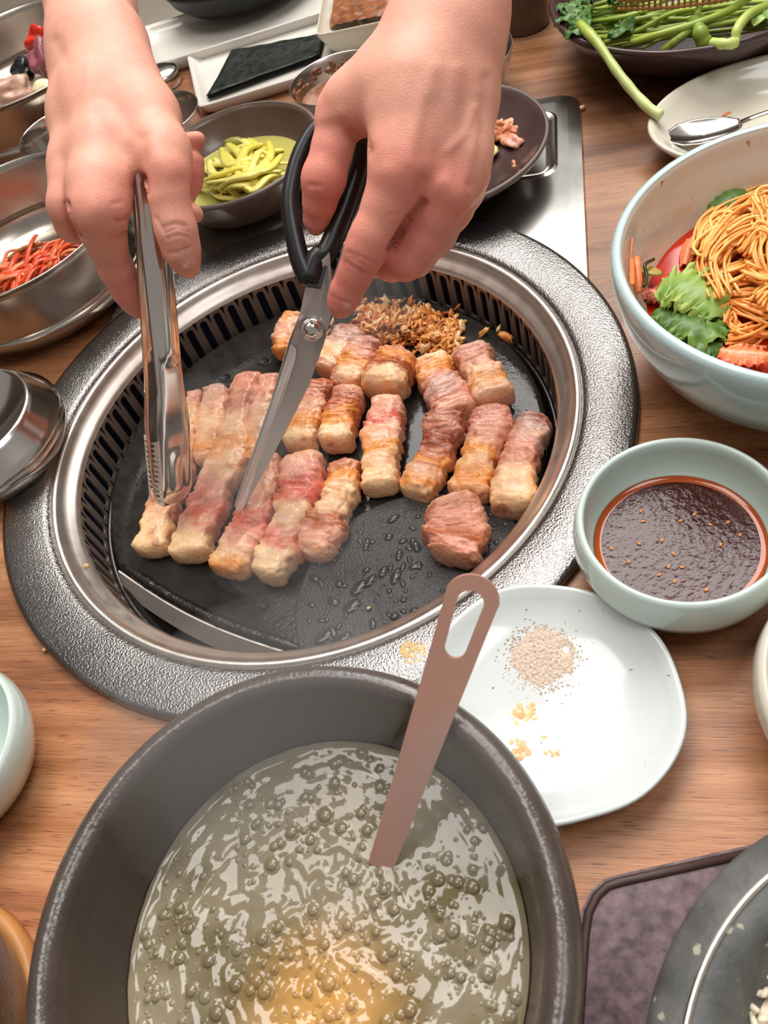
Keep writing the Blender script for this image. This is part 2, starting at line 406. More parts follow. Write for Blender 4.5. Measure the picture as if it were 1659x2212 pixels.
# ------------------------------------------------------------------ the setting
def box(x0, x1, y0, y1, z0, z1):
    return G().add([(x, y, z) for z in (z0, z1) for x, y in ((x0, y0), (x1, y0), (x1, y1), (x0, y1))],
                   [(3, 2, 1, 0), (4, 5, 6, 7), (0, 1, 5, 4), (1, 2, 6, 5), (2, 3, 7, 6), (3, 0, 4, 7)])
setp(obj('floor', box(-3, 3, -2.2, 4.4, -.80, -.74), 'floor', smooth=False), kind='structure')
setp(obj('wall_far', box(-3, 3, 4.4, 4.5, -.74, 1.9), 'wall', smooth=False), kind='structure')
setp(obj('wall_left', box(-3.1, -3, -2.2, 4.4, -.74, 1.9), 'wall', smooth=False), kind='structure')
setp(obj('wall_right', box(3, 3.1, -2.2, 4.4, -.74, 1.9), 'wall', smooth=False), kind='structure')

GC = Vector((-.0275, .4125, 0)); UA = math.radians(65.4)       # centre of the built-in grill; the table's long axis
eu = Vector((math.cos(UA), math.sin(UA), 0)); ev = Vector((-math.sin(UA), math.cos(UA), 0))
def T(u, v, z=0): return GC+eu*u+ev*v+Vector((0, 0, z))
# table: top with a round hole for the grill
tb = thing('dining_table', 'brown wood grain laminate restaurant table with a round grill set into it', 'table', T(0, 0, -.74))
g = G(); n = 96; RH = .19
def outer(a):
    c, s = math.cos(a), math.sin(a); k = min((.64 if c > 0 else .62)/abs(c) if abs(c) > 1e-6 else 9, .60/abs(s) if abs(s) > 1e-6 else 9)
    return T(c*k, s*k)
ang = sorted([2*math.pi*i/n for i in range(n)]+[math.atan2(s*.60, c) % (2*math.pi) for s in (1, -1) for c in (.64, -.62)])
n = len(ang); v = []; f = []
for a in ang:
    o = outer(a); i_ = T(RH*math.cos(a), RH*math.sin(a))
    v += [(o.x, o.y, -.03), (o.x, o.y, -.002), (o.x+(GC.x-o.x)*.004, o.y+(GC.y-o.y)*.004, 0), (i_.x, i_.y, 0), (i_.x, i_.y, -.03)]
for i in range(n):
    j = (i+1) % n
    for q in range(5):
        q2 = (q+1) % 5; f.append((i*5+q, j*5+q, j*5+q2, i*5+q2))
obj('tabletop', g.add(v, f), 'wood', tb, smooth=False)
for s, t in ((.5, .48), (.5, -.48), (-.5, .48), (-.5, -.48)):
    p = T(s, t); obj('leg', G().lathe([(0, -.74), (.024, -.74), (.024, -.032), (0, -.032)], p.x, p.y, 0, 20), 'black', tb)
# stainless cover panel beyond the grill, with a pressed recess
pt = thing('steel_cover', 'polished stainless steel cover panel with a pressed recess, behind the grill', 'panel', T(.2, 0, .0005))
def rrect(u0, u1, v0, v1, r, k=6):
    o = []
    for (cu, cv, a0) in ((u1-r, v1-r, 0), (u0+r, v1-r, 90), (u0+r, v0+r, 180), (u1-r, v0+r, 270)):
        for i in range(k+1):
            a = math.radians(a0+90*i/k); o.append((cu+r*math.cos(a), cv+r*math.sin(a)))
    return o
def rings_uv(rs):
    v = []; f = []; m = len(rs[0][0])
    for poly, z in rs: v += [tuple(T(a, b, z)) for a, b in poly]
    for l in range(len(rs)-1):
        for i in range(m):
            j = (i+1) % m; f.append((l*m+i, l*m+j, (l+1)*m+j, (l+1)*m+i))
    return v, f, m
# sheet trimmed to the ring's curve, with a skirt round its edge and a pressed recess
PU1, PV, PR = .362, .199, .2045
def uvw(p, z): return T(p[0], p[1], z)
def far_edge(ins, r, rad):
    u1, vv = PU1-ins, PV-ins; ua = math.sqrt(rad*rad-vv*vv) if rad > vv else .03
    o = [(ua+(u1-r-ua)*k/4, -vv) for k in range(5)]
    o += [(u1-r+r*math.sin(math.radians(a)), -vv+r-r*math.cos(math.radians(a))) for a in range(15, 91, 15)]
    o += [(u1, -vv+r+(2*vv-2*r)*k/6) for k in range(1, 7)]
    o += [(u1-r+r*math.cos(math.radians(a)), vv-r+r*math.sin(math.radians(a))) for a in range(15, 91, 15)]
    o += [(ua+(u1-r-ua)*k/4, vv) for k in range(3, -1, -1)]
    return o
sk = [(far_edge(0, .022, PR), .0), (far_edge(.0015, .0205, PR), .0035), (far_edge(.012, .016, PR), .0042)]
v = []; f = []; m = len(sk[0][0])
for poly, z in sk: v += [tuple(uvw(p, z)) for p in poly]
for l in range(2):
    for i in range(m-1): f.append((l*m+i, l*m+i+1, (l+1)*m+i+1, (l+1)*m+i))
g = G().add(v, f)
inn = sk[2][0]; aE = math.atan2(inn[-1][1], inn[-1][0]); aS = math.atan2(inn[0][1], inn[0][0])
arcp = [(PR*math.cos(aE+(aS-aE)*k/40), PR*math.sin(aE+(aS-aE)*k/40)) for k in range(1, 40)]
rec = [(rrect(.240, .338, -.178, .178, .014), .0042), (rrect(.2425, .3355, -.1755, .1755, .013), .0054), (rrect(.246, .332, -.172, .172, .012), .0044), (rrect(.250, .328, -.168, .168, .010), .0012)]
import bmesh
b = bmesh.new(); A = [b.verts.new(uvw(p, .0042)) for p in inn+arcp]; H_ = [b.verts.new(uvw(p, .0042)) for p in rec[0][0]]
E_ = [b.edges.new((A[i], A[(i+1) % len(A)])) for i in range(len(A))]+[b.edges.new((H_[i], H_[(i+1) % len(H_)])) for i in range(len(H_))]
bmesh.ops.triangle_fill(b, edges=E_, use_beauty=True); b.verts.index_update()
g.add([tuple(q.co) for q in b.verts], [tuple(q.index for q in (fc.verts if fc.normal.z > 0 else reversed(fc.verts))) for fc in b.faces]); b.free()
v, f, m = rings_uv(rec); f.append(tuple((len(rec)-1)*m+i for i in range(m)))
g.add(v, f)
obj('sheet', g, 'panel', pt, angle=30)

# ------------------------------------------------------------------ the grill
gr = thing('table_grill', 'round built-in charcoal grill with textured grey metal ring and slotted steel wall', 'grill', (GC.x, GC.y, -.09))
obj('outer_ring', G().lathe([(.2245, .0), (.2262, .0035), (.2255, .0062), (.222, .0072), (.196, .0062), (.1925, .0052), (.1905, .0022), (.1895, -.004), (.1885, -.004)], GC.x, GC.y, 0, 160), 'ring', gr)
obj('inner_lip', G().lathe([(.1908, .0028), (.1895, .0042), (.1878, .0044), (.1862, .003), (.1850, .0005), (.1835, -.0015), (.181, -.0035), (.1775, -.0055), (.1755, -.0075), (.1748, -.0095)], GC.x, GC.y, 0, 160), 'lip', gr)
# slotted wall: one cell per slot, each with a real rounded opening
NS = 80; g = G(); ZT, ZB = -.0095, -.050; r1, r2 = .1748, .1762; a0 = math.radians(112.5)
cellw = 2*math.pi/NS; sw = .0033/.1748; zt, zb = -.0125, -.0445
def stadium(k, nseg=8):
    o = []
    rr = .0031
    for i in range(nseg+1):
        t = math.pi*i/nseg; o.append((math.cos(t)*sw, zt-rr+rr*math.sin(t)))
    for i in range(nseg+1):
        t = math.pi+math.pi*i/nseg; o.append((math.cos(t)*sw, zb+rr+rr*math.sin(t)))
    return o
st = stadium(0)
hw = cellw/2
def sq(p):                                   # the cell outline point seen from the slot point
    i = st.index(p); nn = len(st)//2
    t = i/(nn-1) if i < nn else (i-nn)/(nn-1)
    if i < nn:
        return (hw, ZT-.010) if t == 0 else ((-hw, ZT-.010) if t == 1 else (hw-2*hw*t, ZT))
    return (-hw, ZB+.010) if t == 0 else ((hw, ZB+.010) if t == 1 else (-hw+2*hw*t, ZB))
sqs = [sq(p) for p in st]; m = len(st)
for k in range(NS):
    ac = a0+cellw*k; v = []; f = []
    for rr in (r1, r2):
        for (a, z) in st: v.append((GC.x+rr*math.cos(ac+a), GC.y+rr*math.sin(ac+a), z))
        for (a, z) in sqs: v.append((GC.x+rr*math.cos(ac+a), GC.y+rr*math.sin(ac+a), z))
    for i in range(m):
        j = (i+1) % m
        f.append((i, j, m+j, m+i)); f.append((2*m+i, 3*m+i, 3*m+j, 2*m+j)); f.append((i, 2*m+i, 2*m+j, j))
    for cx_, cz in ((hw, ZT), (-hw, ZT), (-hw, ZB), (hw, ZB)):
        pass
    g.add(v, f)
obj('slotted_wall', g, 'basket', gr, smooth=False)
obj('fire_box', G().lathe([(.1885, -.004), (.1885, -.09), (0, -.09)], GC.x, GC.y, 0, 96), 'void', gr)
obj('drip_gutter', G().lathe([(.1762, -.0498), (.1755, -.047), (.1725, -.0466), (.170, -.049), (.168, -.056), (.150, -.060), (0, -.060)], GC.x, GC.y, 0, 128), 'gutter', gr)

# grill plate: black round stone, its front left cut off straight with a steel band
ZP = -.0345; RP = .1665
c0, c1 = W(200, 1208, ZP), W(640, 1408, ZP)
ch = (c1-c0); chn = Vector((ch.y, -ch.x, 0)).normalized()
if chn.dot(GC-c0) > 0: chn = -chn                                # points away from the centre
def side(p): return (Vector((p[0], p[1], 0))-Vector((c0.x, c0.y, 0))).dot(chn)
circ_pts = [(GC.x+RP*math.cos(2*math.pi*i/240), GC.y+RP*math.sin(2*math.pi*i/240)) for i in range(240)]
ins_ = [side(p) < 0 for p in circ_pts]
k0 = next(i for i in range(240) if ins_[i] and not ins_[i-1])
arc = []
i = k0
while ins_[i % 240] and len(arc) < 240: arc.append(circ_pts[i % 240]); i += 1
A_, B_ = Vector((*arc[-1], 0)), Vector((*arc[0], 0))
chord = [tuple((A_+(B_-A_)*t+chn*(.007*math.sin(math.pi*t)))[:2]) for t in [k/30 for k in range(1, 30)]]
gp = thing('grill_plate', 'black stone grill plate with its front edge cut straight, under the pork', 'grill plate', (GC.x, GC.y, -.056))
obj('cooking_surface', G().prism(arc+chord, -.056, ZP, bev=.004), 'pan', gp, angle=50)
full = [tuple(A_[:2])]+chord+[tuple(B_[:2])]
def ribbon(poly, off, z0, z1, th, lean):
    """upright band that leans out at its foot"""
    g = G(); v = []; f = []; n = len(poly)
    for k, p in enumerate(poly):
        q = Vector((p[0], p[1], 0))+chn*off; r = q+chn*th; w = chn*lean
        v += [(q.x+w.x, q.y+w.y, z0), (q.x, q.y, z1), (r.x, r.y, z1), (r.x+w.x, r.y+w.y, z0)]
    for k in range(n-1):
        for a in range(4): f.append((k*4+a, k*4+(a+1) % 4, k*4+4+(a+1) % 4, k*4+4+a))
    f += [(3, 2, 1, 0), ((n-1)*4, (n-1)*4+1, (n-1)*4+2, (n-1)*4+3)]
    return g.add(v, f)
obj('steel_band', ribbon(full, .0006, -.0545, -.0355, .0012, .0075), 'band', gp, smooth=False)
path = [Vector((p[0], p[1], ZP-.001))-chn*.0035 for p in full]
obj('burnt_lip', G().tube(spline(path, 40), [.0012+.0034*min(1, min(i, 39-i)/4)*(.85+.3*nz(i*.5)) for i in range(40)], 10), 'panedge', gp)
for p in ((571, 781), (487, 816), (570, 1309), (700, 1180)):
    c = W(*p, ZP+.0003); obj('drain_hole', G().lathe([(.0068, 0), (.0056, .0006), (.0046, .0002), (.0044, -.0002), (0, -.0002)], c.x, c.y, c.z, 24, fn=lambda a, r, z: 1-.3*abs(math.sin(a+.6))), 'black', gp)
# raised wet stone disc, trimmed by the plate's edge
dc = Vector((-.001, .2585, 0)); RD = .0798; ZD = -.0285; RT = .1700
dpts = [(dc.x+RD*math.cos(2*math.pi*i/240), dc.y+RD*math.sin(2*math.pi*i/240)) for i in range(240)]
inn = [(Vector((*p, 0))-Vector((GC.x, GC.y, 0))).length < RT for p in dpts]
k0 = next(i for i in range(240) if inn[i] and not inn[i-1]); a1 = []
i = k0
while inn[i % 240]: a1.append(dpts[i % 240]); i += 1
th0 = math.atan2(a1[-1][1]-GC.y, a1[-1][0]-GC.x); th1 = math.atan2(a1[0][1]-GC.y, a1[0][0]-GC.x)
dth = (th1-th0+math.pi) % (2*math.pi)-math.pi
a2 = [(GC.x+RT*math.cos(th0+dth*k/60), GC.y+RT*math.sin(th0+dth*k/60)) for k in range(1, 60)]
poly = a1+a2
area2 = sum(poly[i-1][0]*poly[i][1]-poly[i][0]*poly[i-1][1] for i in range(len(poly)))
if area2 < 0: poly = poly[::-1]
sd = thing('stone_disc', 'dark grey stone disc beaded with oil drops at the front of the grill plate', 'stone', (dc.x, dc.y, ZP))
obj('disc_slab', G().prism(poly, ZP, ZD, bev=.0022), 'lens', sd, angle=50)
g = G(); rr = random.Random(3); cnt = 0
for k in range(900):
    a, b = rr.uniform(640, 1120), rr.uniform(1090, 1410); c = W(a, b, ZD)
    if (c-Vector((dc.x, dc.y, ZD))).length < RD-.004 and (c-Vector((GC.x, GC.y, ZD))).length < RT-.004 and (Vector((a, b))-Vector((978, 1150))).length > 70:
        r = .0004+.0028*rr.random()**5
        g.dome(c, r, r*.42, 10, 3, sx=rr.uniform(1, 2.2), rot=rr.uniform(0, 3)); cnt += 1
    if cnt > 330: break
for (a, b, r, s, ro) in ((775, 1270, .0042, 1.7, .5), (800, 1255, .003, 2, .6), (855, 1245, .0034, 2, .9), (720, 1300, .003, 1.8, 2.2), (760, 1310, .0045, 1.5, .3), (870, 1345, .003, 2.4, .1), (895, 1320, .0028, 1.2, 0), (840, 1160, .003, 1.2, .6), (700, 1375, .0045, 1.8, .2), (735, 1385, .004, 2, .1)):
    g.dome(W(a, b, ZD), r, .0011, 14, 3, sx=s, rot=ro)
setp(obj('oil_drops', g, 'oil', sd), kind='stuff')

# ------------------------------------------------------------------ pork
FAT, PALE, LEAN, BRN, RAW, PINK, DK, GRY, CRM = (C(250, 200, 154), C(240, 184, 150), C(214, 142, 114), C(190, 96, 44), C(226, 108, 84), C(234, 162, 138), C(158, 80, 52), C(208, 166, 150), C(252, 210, 160))
GOLD = C(240, 154, 70)
def strip(label, path, wid, h, bands, seed, z0=ZP, brown=.53, wr=1.0, lump=1.0, dz=None, ridge=1.0, name='pork_belly_strip', taper=(.8, .8)):
    h *= 1.18; zc = z0+h*.62; n, m = 88, 42
    pts = spline([W(p[0], p[1], zc) for p in path], n)
    ww = spline([np.array([w, 0, 0.]) for w in wid], n)
    v = []; cols = []; acc = [0.0]
    for i in range(1, n): acc.append(acc[-1]+np.linalg.norm(pts[i]-pts[i-1]))
    Lt = acc[-1]
    for i in range(n):
        p = pts[i]; t = pts[min(i+1, n-1)]-pts[max(i-1, 0)]; t[2] = 0; t /= np.linalg.norm(t); s = np.array([-t[1], t[0], 0])
        dep = projn(p[None])[2][0]; hw_ = ww[i][0]/2*dep/CAM_F*wr*1.05
        d0 = acc[i]; d1 = Lt-acc[i]; rc = min(.007, Lt*.25)
        e0 = 1-(1-taper[0])*0 if d0 >= rc else math.sqrt(max(0, 1-((rc-d0)/rc)**2.6))
        e1 = 1 if d1 >= rc else math.sqrt(max(0, 1-((rc-d1)/rc)**2.6))
        e = max(.02, min(e0, e1)); tt = acc[i]/Lt
        k = 1+lump*(.15*nz(acc[i]*85, seed*3.1)+.09*nz(acc[i]*240, seed*1.7)); sh = lump*.0022*nz(acc[i]*110, seed*6.7, 3)
        hh = h/2*(1+lump*(.14*nz(acc[i]*80, seed*5.3, 4)))
        # colour of this ring's band
        for b in range(len(bands)-1):
            if bands[b][0] <= tt <= bands[b+1][0] or b == len(bands)-2: break
        for j in range(m):
            a = 2*math.pi*j/m; ca, sa = math.cos(a), math.sin(a)
            ex = 2/3.4; x = math.copysign(abs(ca)**ex, ca); y = math.copysign(abs(sa)**ex, sa)
            q = p+s*(x*hw_*k*(.25+.75*e)+sh)+np.array([0, 0, (y*hh*(.35+.65*e)) + (z0+h/2-zc)])
            if dz: q[2] += dz(tt)
            nn = noise.noise(Vector(q*170)+Vector((seed, 0, 0)))*.0019 + noise.noise(Vector(q*420)+Vector((0, seed, 0)))*.0010
            tj = tt+.11*noise.noise(Vector(q*75)+Vector((seed*2, 1, 0)))+.04*noise.noise(Vector(q*200)+Vector((seed*2, 1, 4)))
            b = 0
            while b < len(bands)-2 and tj > bands[b+1][0]: b += 1
            u = (tj-bands[b][0])/max(1e-5, bands[b+1][0]-bands[b][0]); u = min(1, max(0, u)); u = u*u*(3-2*u)
            c = lerp3(bands[b][1], bands[b+1][1], u)
            lean = min(1, max(0, (.45-c[1])/.15))
            lat = x*hw_; nn += ridge*(.0004+.0022*lean)*(abs(nz(acc[i]*420+2*nz(lat*90, seed), lat*110, seed*2))-.22)*1.3
            q = q+(s*x*.8+np.array([0, 0, y*.9]))*nn*lump
            bn = noise.noise(Vector(q*95)+Vector((seed*9, 0, 5)))+.5*noise.noise(Vector(q*230)+Vector((seed*9, 3, 5)))
            bw = min(1, max(0, (bn-(.54-brown*.7))*2.0))*(1 if y > -.2 else .5)
            c = lerp3(c, BRN if bn < .62 else DK, bw*.75)
            w2 = noise.noise(Vector(q*150)+Vector((seed*4, 8, 5)))
            c = lerp3(c, FAT, max(0, w2-.25)*.9*(1-bw))
            w3 = noise.noise(Vector(q*120)+Vector((seed*3, 4, 9))); c = lerp3(c, GOLD, max(0, w3-.05)*.8*(1-lean)*(1-bw)*(1 if y > .3 else .4)); c = lerp3(c, PINK, max(0, -w3-.15)*.7*(1-lean))
            if y < .35: c = lerp3(c, PALE, .3)
            v.append(q); cols.append(c)
    f = [(i*m+j, i*m+(j+1) % m, (i+1)*m+(j+1) % m, (i+1)*m+j) for i in range(n-1) for j in range(m)]
    f.append(tuple(range(m))[::-1]); f.append(tuple((n-1)*m+j for j in range(m)))
    o = obj(name, (np.array(v), f, np.array(cols)), 'pork')
    return setp(o, label, 'pork', 'pork belly strips on the grill')
P1 = [(0, PINK), (.35, FAT), (.6, LEAN), (.8, PALE), (1, CRM)]
strip('pork belly strip held in the jaws of the tongs', [(421, 850), (413, 925), (390, 1010), (352, 1090), (325, 1195)], [32, 40, 55, 68, 76], .016, [(0, LEAN), (.2, FAT), (.5, PINK), (.75, PALE), (.86, CRM), (1, CRM)], 1)
strip('long pinkish strip just beside the tongs, its upper half doubled', [(472, 836), (459, 898), (450, 965), (452, 1000)], [58, 66, 62, 50], .016, [(0, GRY), (.3, PALE), (.65, FAT), (.85, GOLD), (1, FAT)], 2, brown=.3)
strip('long twisted strip running under the next one beside the tongs to a cream end', [(540, 812), (524, 871), (512, 925), (492, 990), (466, 1045), (441, 1110), (418, 1160), (406, 1205)], [66, 64, 62, 92, 82, 84, 88, 78], .018, [(0, PINK), (.2, LEAN), (.32, FAT), (.45, GOLD), (.55, FAT), (.66, LEAN), (.8, RAW), (.88, PALE), (.94, CRM), (1, CRM)], 3)
strip('pale pink strip mostly hidden behind the scissor blade', [(585, 812), (570, 880), (556, 950), (548, 1000)], [54, 54, 50, 40], .015, [(0, PINK), (.5, PALE), (1, GOLD)], 4, brown=.2)
strip('strip below the scissor tip with a cream end specked brown', [(588, 985), (570, 1063), (542, 1135), (508, 1198), (486, 1238)], [46, 66, 88, 94, 92], .018, [(0, DK), (.15, LEAN), (.35, PALE), (.6, RAW), (.75, PINK), (.85, CRM), (1, GOLD)], 5)
strip('reddest strip with two raw red patches, in the middle of the front row', [(652, 985), (652, 1040), (640, 1085), (625, 1135), (602, 1190), (566, 1248)], [84, 104, 96, 70, 92, 62], .020, [(0, PALE), (.15, PINK), (.28, RAW), (.42, RAW), (.5, FAT), (.62, PALE), (.72, RAW), (.84, CRM), (1, CRM)], 6, brown=.25)
strip('knobbly golden strip touching the edge of the wet stone disc', [(742, 998), (738, 1060), (714, 1108), (695, 1148), (676, 1205)], [66, 76, 76, 96, 62], .017, [(0, LEAN), (.2, GOLD), (.35, FAT), (.55, FAT), (.65, BRN), (.78, PINK), (1, PALE)], 7, brown=.5, lump=1.4)
strip('fatty pale strip leading from the blade pivot toward the crispy bits', [(764, 708), (732, 752), (703, 803)], [60, 70, 62], .017, [(0, DK), (.3, GRY), (.6, FAT), (1, PALE)], 8)
strip('dark browned strip right against the scissor blade', [(694, 825), (668, 888), (644, 968)], [68, 72, 72], .018, [(0, BRN), (.25, LEAN), (.5, PALE), (.72, GOLD), (.8, CRM), (1, FAT)], 9, brown=.5)
strip('greyish strip with a golden corner, behind the strip with a square brown top', [(800, 734), (768, 786), (742, 836)], [72, 80, 68], .018, [(0, GRY), (.35, PINK), (.6, GOLD), (.8, FAT), (1, PALE)], 10)
strip('strip with a square brown top and a blunt cream end', [(760, 838), (738, 895), (723, 962)], [70, 70, 76], .020, [(0, PALE), (.25, LEAN), (.38, BRN), (.52, GOLD), (.72, GOLD), (.82, CRM), (1, CRM)], 11, brown=.5)
strip('thick blocky piece with a seared golden top below the crispy bits', [(868, 762), (842, 800), (822, 845)], [76, 92, 92], .024, [(0, LEAN), (.3, GOLD), (.55, BRN), (.66, CRM), (1, FAT)], 12, brown=.5)
strip('bent strip leading from the crispy bits down to the browned row', [(928, 772), (945, 822), (972, 862), (985, 900)], [84, 74, 90, 84], .018, [(0, CRM), (.28, GOLD), (.4, LEAN), (.6, GRY), (.8, PINK), (1, PALE)], 13)
strip('plump strip nearest the slotted wall at the far end of the grill', [(1014, 752), (1032, 792), (1053, 826), (1070, 866)], [76, 78, 80, 86], .020, [(0, GRY), (.25, LEAN), (.45, PALE), (.62, FAT), (.72, GOLD), (.78, FAT), (1, PALE)], 14)
strip('straight strip with one bright red patch on its lean end', [(842, 862), (828, 925), (821, 993), (819, 1058)], [66, 88, 76, 80], .018, [(0, PALE), (.2, PINK), (.3, RAW), (.42, PALE), (.6, GOLD), (.68, FAT), (1, CRM)], 15, brown=.15)
strip('darkest rough topped strip reaching the upper rim of the wet stone disc', [(962, 892), (955, 939), (943, 980), (921, 1020), (890, 1068)], [80, 82, 72, 76, 88], .018, [(0, DK), (.2, LEAN), (.4, DK), (.55, LEAN), (.68, GOLD), (.8, PALE), (.9, GOLD), (1, CRM)], 16, brown=.5, lump=1.3)
strip('glossy strip second from the slotted wall in the near row', [(1064, 882), (1057, 925), (1038, 980), (1021, 1034), (1012, 1074)], [80, 90, 76, 88, 88], .020, [(0, LEAN), (.3, PINK), (.45, PALE), (.55, GOLD), (.68, CRM), (.82, GOLD), (1, FAT)], 17)
strip('strip closest to the slotted wall in the near row, ending in thick cream fat', [(1158, 903), (1141, 947), (1122, 993), (1111, 1060), (1102, 1104)], [68, 76, 78, 92, 92], .022, [(0, DK), (.15, GRY), (.4, PINK), (.55, LEAN), (.7, FAT), (1, CRM)], 18)
strip('brown piece peeping out behind the scissor blade near its screw', [(640, 680), (622, 715), (612, 765)], [50, 54, 46], .016, [(0, GOLD), (.4, PALE), (1, GOLD)], 19, brown=.4)
strip('folded square chunk of lean pork alone on the wet stone disc', [(972, 1075), (984, 1120), (984, 1165), (968, 1205)], [92, 128, 128, 104], .022, [(0, PALE), (.25, LEAN), (.5, PINK), (.75, BRN), (.85, PINK), (1, LEAN)], 20, z0=ZD, brown=.35, lump=1.7, name='pork_chunk')
# crisp bits, too many and tiny to count
g = G(); rr = random.Random(11); CC = [C(226, 150, 76), C(208, 126, 54), C(236, 178, 112), C(178, 98, 42), C(230, 164, 92), C(236, 194, 142)]
for k in range(560):
    t = rr.random(); a = 775+rr.random()*215; yc = 700+max(0, a-880)*.42-abs(a-860)*.02; b = yc+rr.gauss(0, 25)
    if k > 525: a, b = rr.uniform(640, 1100), rr.uniform(655, 740)
    if b < 648: continue
    hgt = max(0, .011-abs(b-yc)*.00030-max(0, abs(a-880)-60)*.00010)
    c = W(a, b, ZP+.0015+hgt*rr.random()); q = Matrix.Rotation(rr.uniform(0, 6.3), 3, 'Z') @ Matrix.Rotation(rr.uniform(-.9, .9), 3, 'Y') @ Matrix.Rotation(rr.uniform(-.9, .9), 3, 'X')
    s = rr.uniform(.6, 1.25); g.blob(c, (.0046*s, .0026*s, .0013*s), 2, .85, rr.choice(CC), q, k)
setp(obj('crispy_pork_bits', g, 'crisp'), 'heap of crispy golden brown minced bits at the far end of the grill', 'food', kind='stuff')

# ------------------------------------------------------------------ tongs
TT, TE = D(322, 410, .462), D(374, 1087, .553)
ax = (TE-TT).normalized(); viewd = (TE-Vector((0, 0, CAM_H))).normalized()
rightv = ix-ax*ix.dot(ax); rightv.normalize(); back = ax.cross(rightv).normalized()
if back.dot(viewd) < 0: back = -back
tn = (rightv*.72-back*.70).normalized(); tw = ax.cross(tn).normalized()      # tn: opening direction, tw: across an arm's face
if tw.dot(rightv) > 0: tw = -tw
tg = thing('tongs', 'shiny stainless steel tongs with toothed jaws gripping a pork strip', 'tongs', TE)
def arm(sgn):
    g = G(); n = 60; v = []; f = []; Ln = (TE-TT).length+.010
    prof = []                                               # channel section: face with a raised rib and turned edges
    mcs = 14
    for i in range(n):
        t = i/(n-1); d = -.010+Ln*t
        off = .0035+.0065*min(1, max(0, t*1.5)) if t < .75 else .010-(t-.75)*.012
        off = off*sgn
        w = .0098 if t < .6 else (.0098+.0022*min(1, (t-.6)/.12))
        if t > .95: w *= math.sqrt(max(0.05, 1-((t-.95)/.05)**2*.55))
        curl = (max(0, t-.93)/.07)**2*.006*(-sgn)
        c = TT+ax*d+tn*(off+curl)
        ring = []
        for k in range(mcs+1):
            x = -1+2*k/mcs
            sm = lambda a, b, q: (lambda w_: w_*w_*(3-2*w_))(min(1, max(0, (q-a)/(b-a)))); dep = .0024*math.exp(-(x/.5)**4)*sm(.03, .08, t)*(1-sm(.50, .535, t)) + .0015*math.exp(-(x/.38)**4)*sm(.79, .82, t)*(1-sm(.94, .97, t))
            
            edge = -.0020*(abs(x)**6)
            ring.append(c+tw*(x*w)+tn*(sgn*(dep+edge)))
        for th in (0, -.0008*sgn):
            for p in (ring if th == 0 else ring[::-1]): v.append(p+tn*th)
    m = 2*(mcs+1)
    for i in range(n-1):
        for k in range(m): f.append((i*m+k, i*m+(k+1) % m, (i+1)*m+(k+1) % m, (i+1)*m+k))
    f.append(tuple(range(m))); f.append(tuple((n-1)*m+k for k in range(m))[::-1])
    return g.add(v, f)
obj('tong_arm', arm(1), 'steelmir', tg, angle=50); obj('tong_arm', arm(-1), 'steelmir', tg, angle=50)
# jaw teeth: small points along both edges of each arm
for sgn in (1, -1):
    g = G()
    for e in (1,):
        for k in range(13):
            d = (TE-TT).length*(.755+.0178*k); c = TT+ax*d+tn*(sgn*.0072)+tw*(e*.0116)
            a = [c-ax*.0017+tn*(sgn*.001), c+ax*.0017+tn*(sgn*.001), c-tn*(sgn*.0042)+tw*(e*.0022)]
            b = [p+tw*(e*.0012) for p in a]
            g.add(a+b, [(0, 1, 2), (5, 4, 3), (0, 3, 4, 1), (1, 4, 5, 2), (2, 5, 3, 0)])
    obj('jaw_teeth', g, 'teeth', tg, smooth=False)

# ------------------------------------------------------------------ scissors
S0, S1, S2 = D(692, 262, .417), D(674, 712, .476), D(520, 1107, .553)
sc_ = thing('scissors', 'large kitchen scissors with black plastic loop handles and a steel blade', 'scissors', S2)
def plate_poly(pts, th, depf, off=0.0):
    """a flat bar whose outline runs along the blade; depth follows the scissors' own plane"""
    n = len(pts); P = [D(x, y, depf(x, y)) for x, y in pts]
    nrm = (P[n//3]-P[0]).cross(P[2*n//3]-P[0]).normalized()
    if nrm.dot(Vector((0, 0, CAM_H))-P[0]) < 0: nrm = -nrm
    v = [p+nrm*(off+th/2) for p in P]+[p+nrm*(off-th/2) for p in P]
    f = [tuple(range(n)), tuple(range(n, 2*n))[::-1]]+[(i, n+i, n+(i+1) % n, (i+1) % n) for i in range(n)]
    return G().add(v, f)
def sdep(x, y): return .476+(y-712)*(.077/395 if y > 712 else .059/450)
bl = obj('blade', plate_poly([(520, 1109), (510, 1102), (545, 1000), (590, 872), (632, 730), (645, 690), (660, 620), (665, 588), (712, 545), (716, 600), (716, 680), (700, 740), (668, 830), (615, 935), (556, 1045)], .0022, sdep), 'blade', sc_, smooth=False)
obj('blade_bevel', plate_poly([(519, 1108), (510, 1102), (545, 1000), (590, 872), (630, 742), (642, 752), (640, 775), (606, 880), (560, 1005), (528, 1096)], .0006, sdep, .00125), 'bevel', bl, smooth=False)
obj('blade', plate_poly([(516, 1103), (506, 1098), (540, 1000), (585, 872), (627, 735), (650, 680), (700, 660), (735, 560), (752, 510), (764, 520), (748, 580), (722, 680), (700, 735), (655, 830), (600, 935), (545, 1045)], .0022, sdep, -.0028), 'blade', sc_, smooth=False)
c = D(674, 712, .4745); nrm = (Vector((0, 0, CAM_H))-c).normalized(); e1 = nrm.orthogonal().normalized(); e2 = nrm.cross(e1)
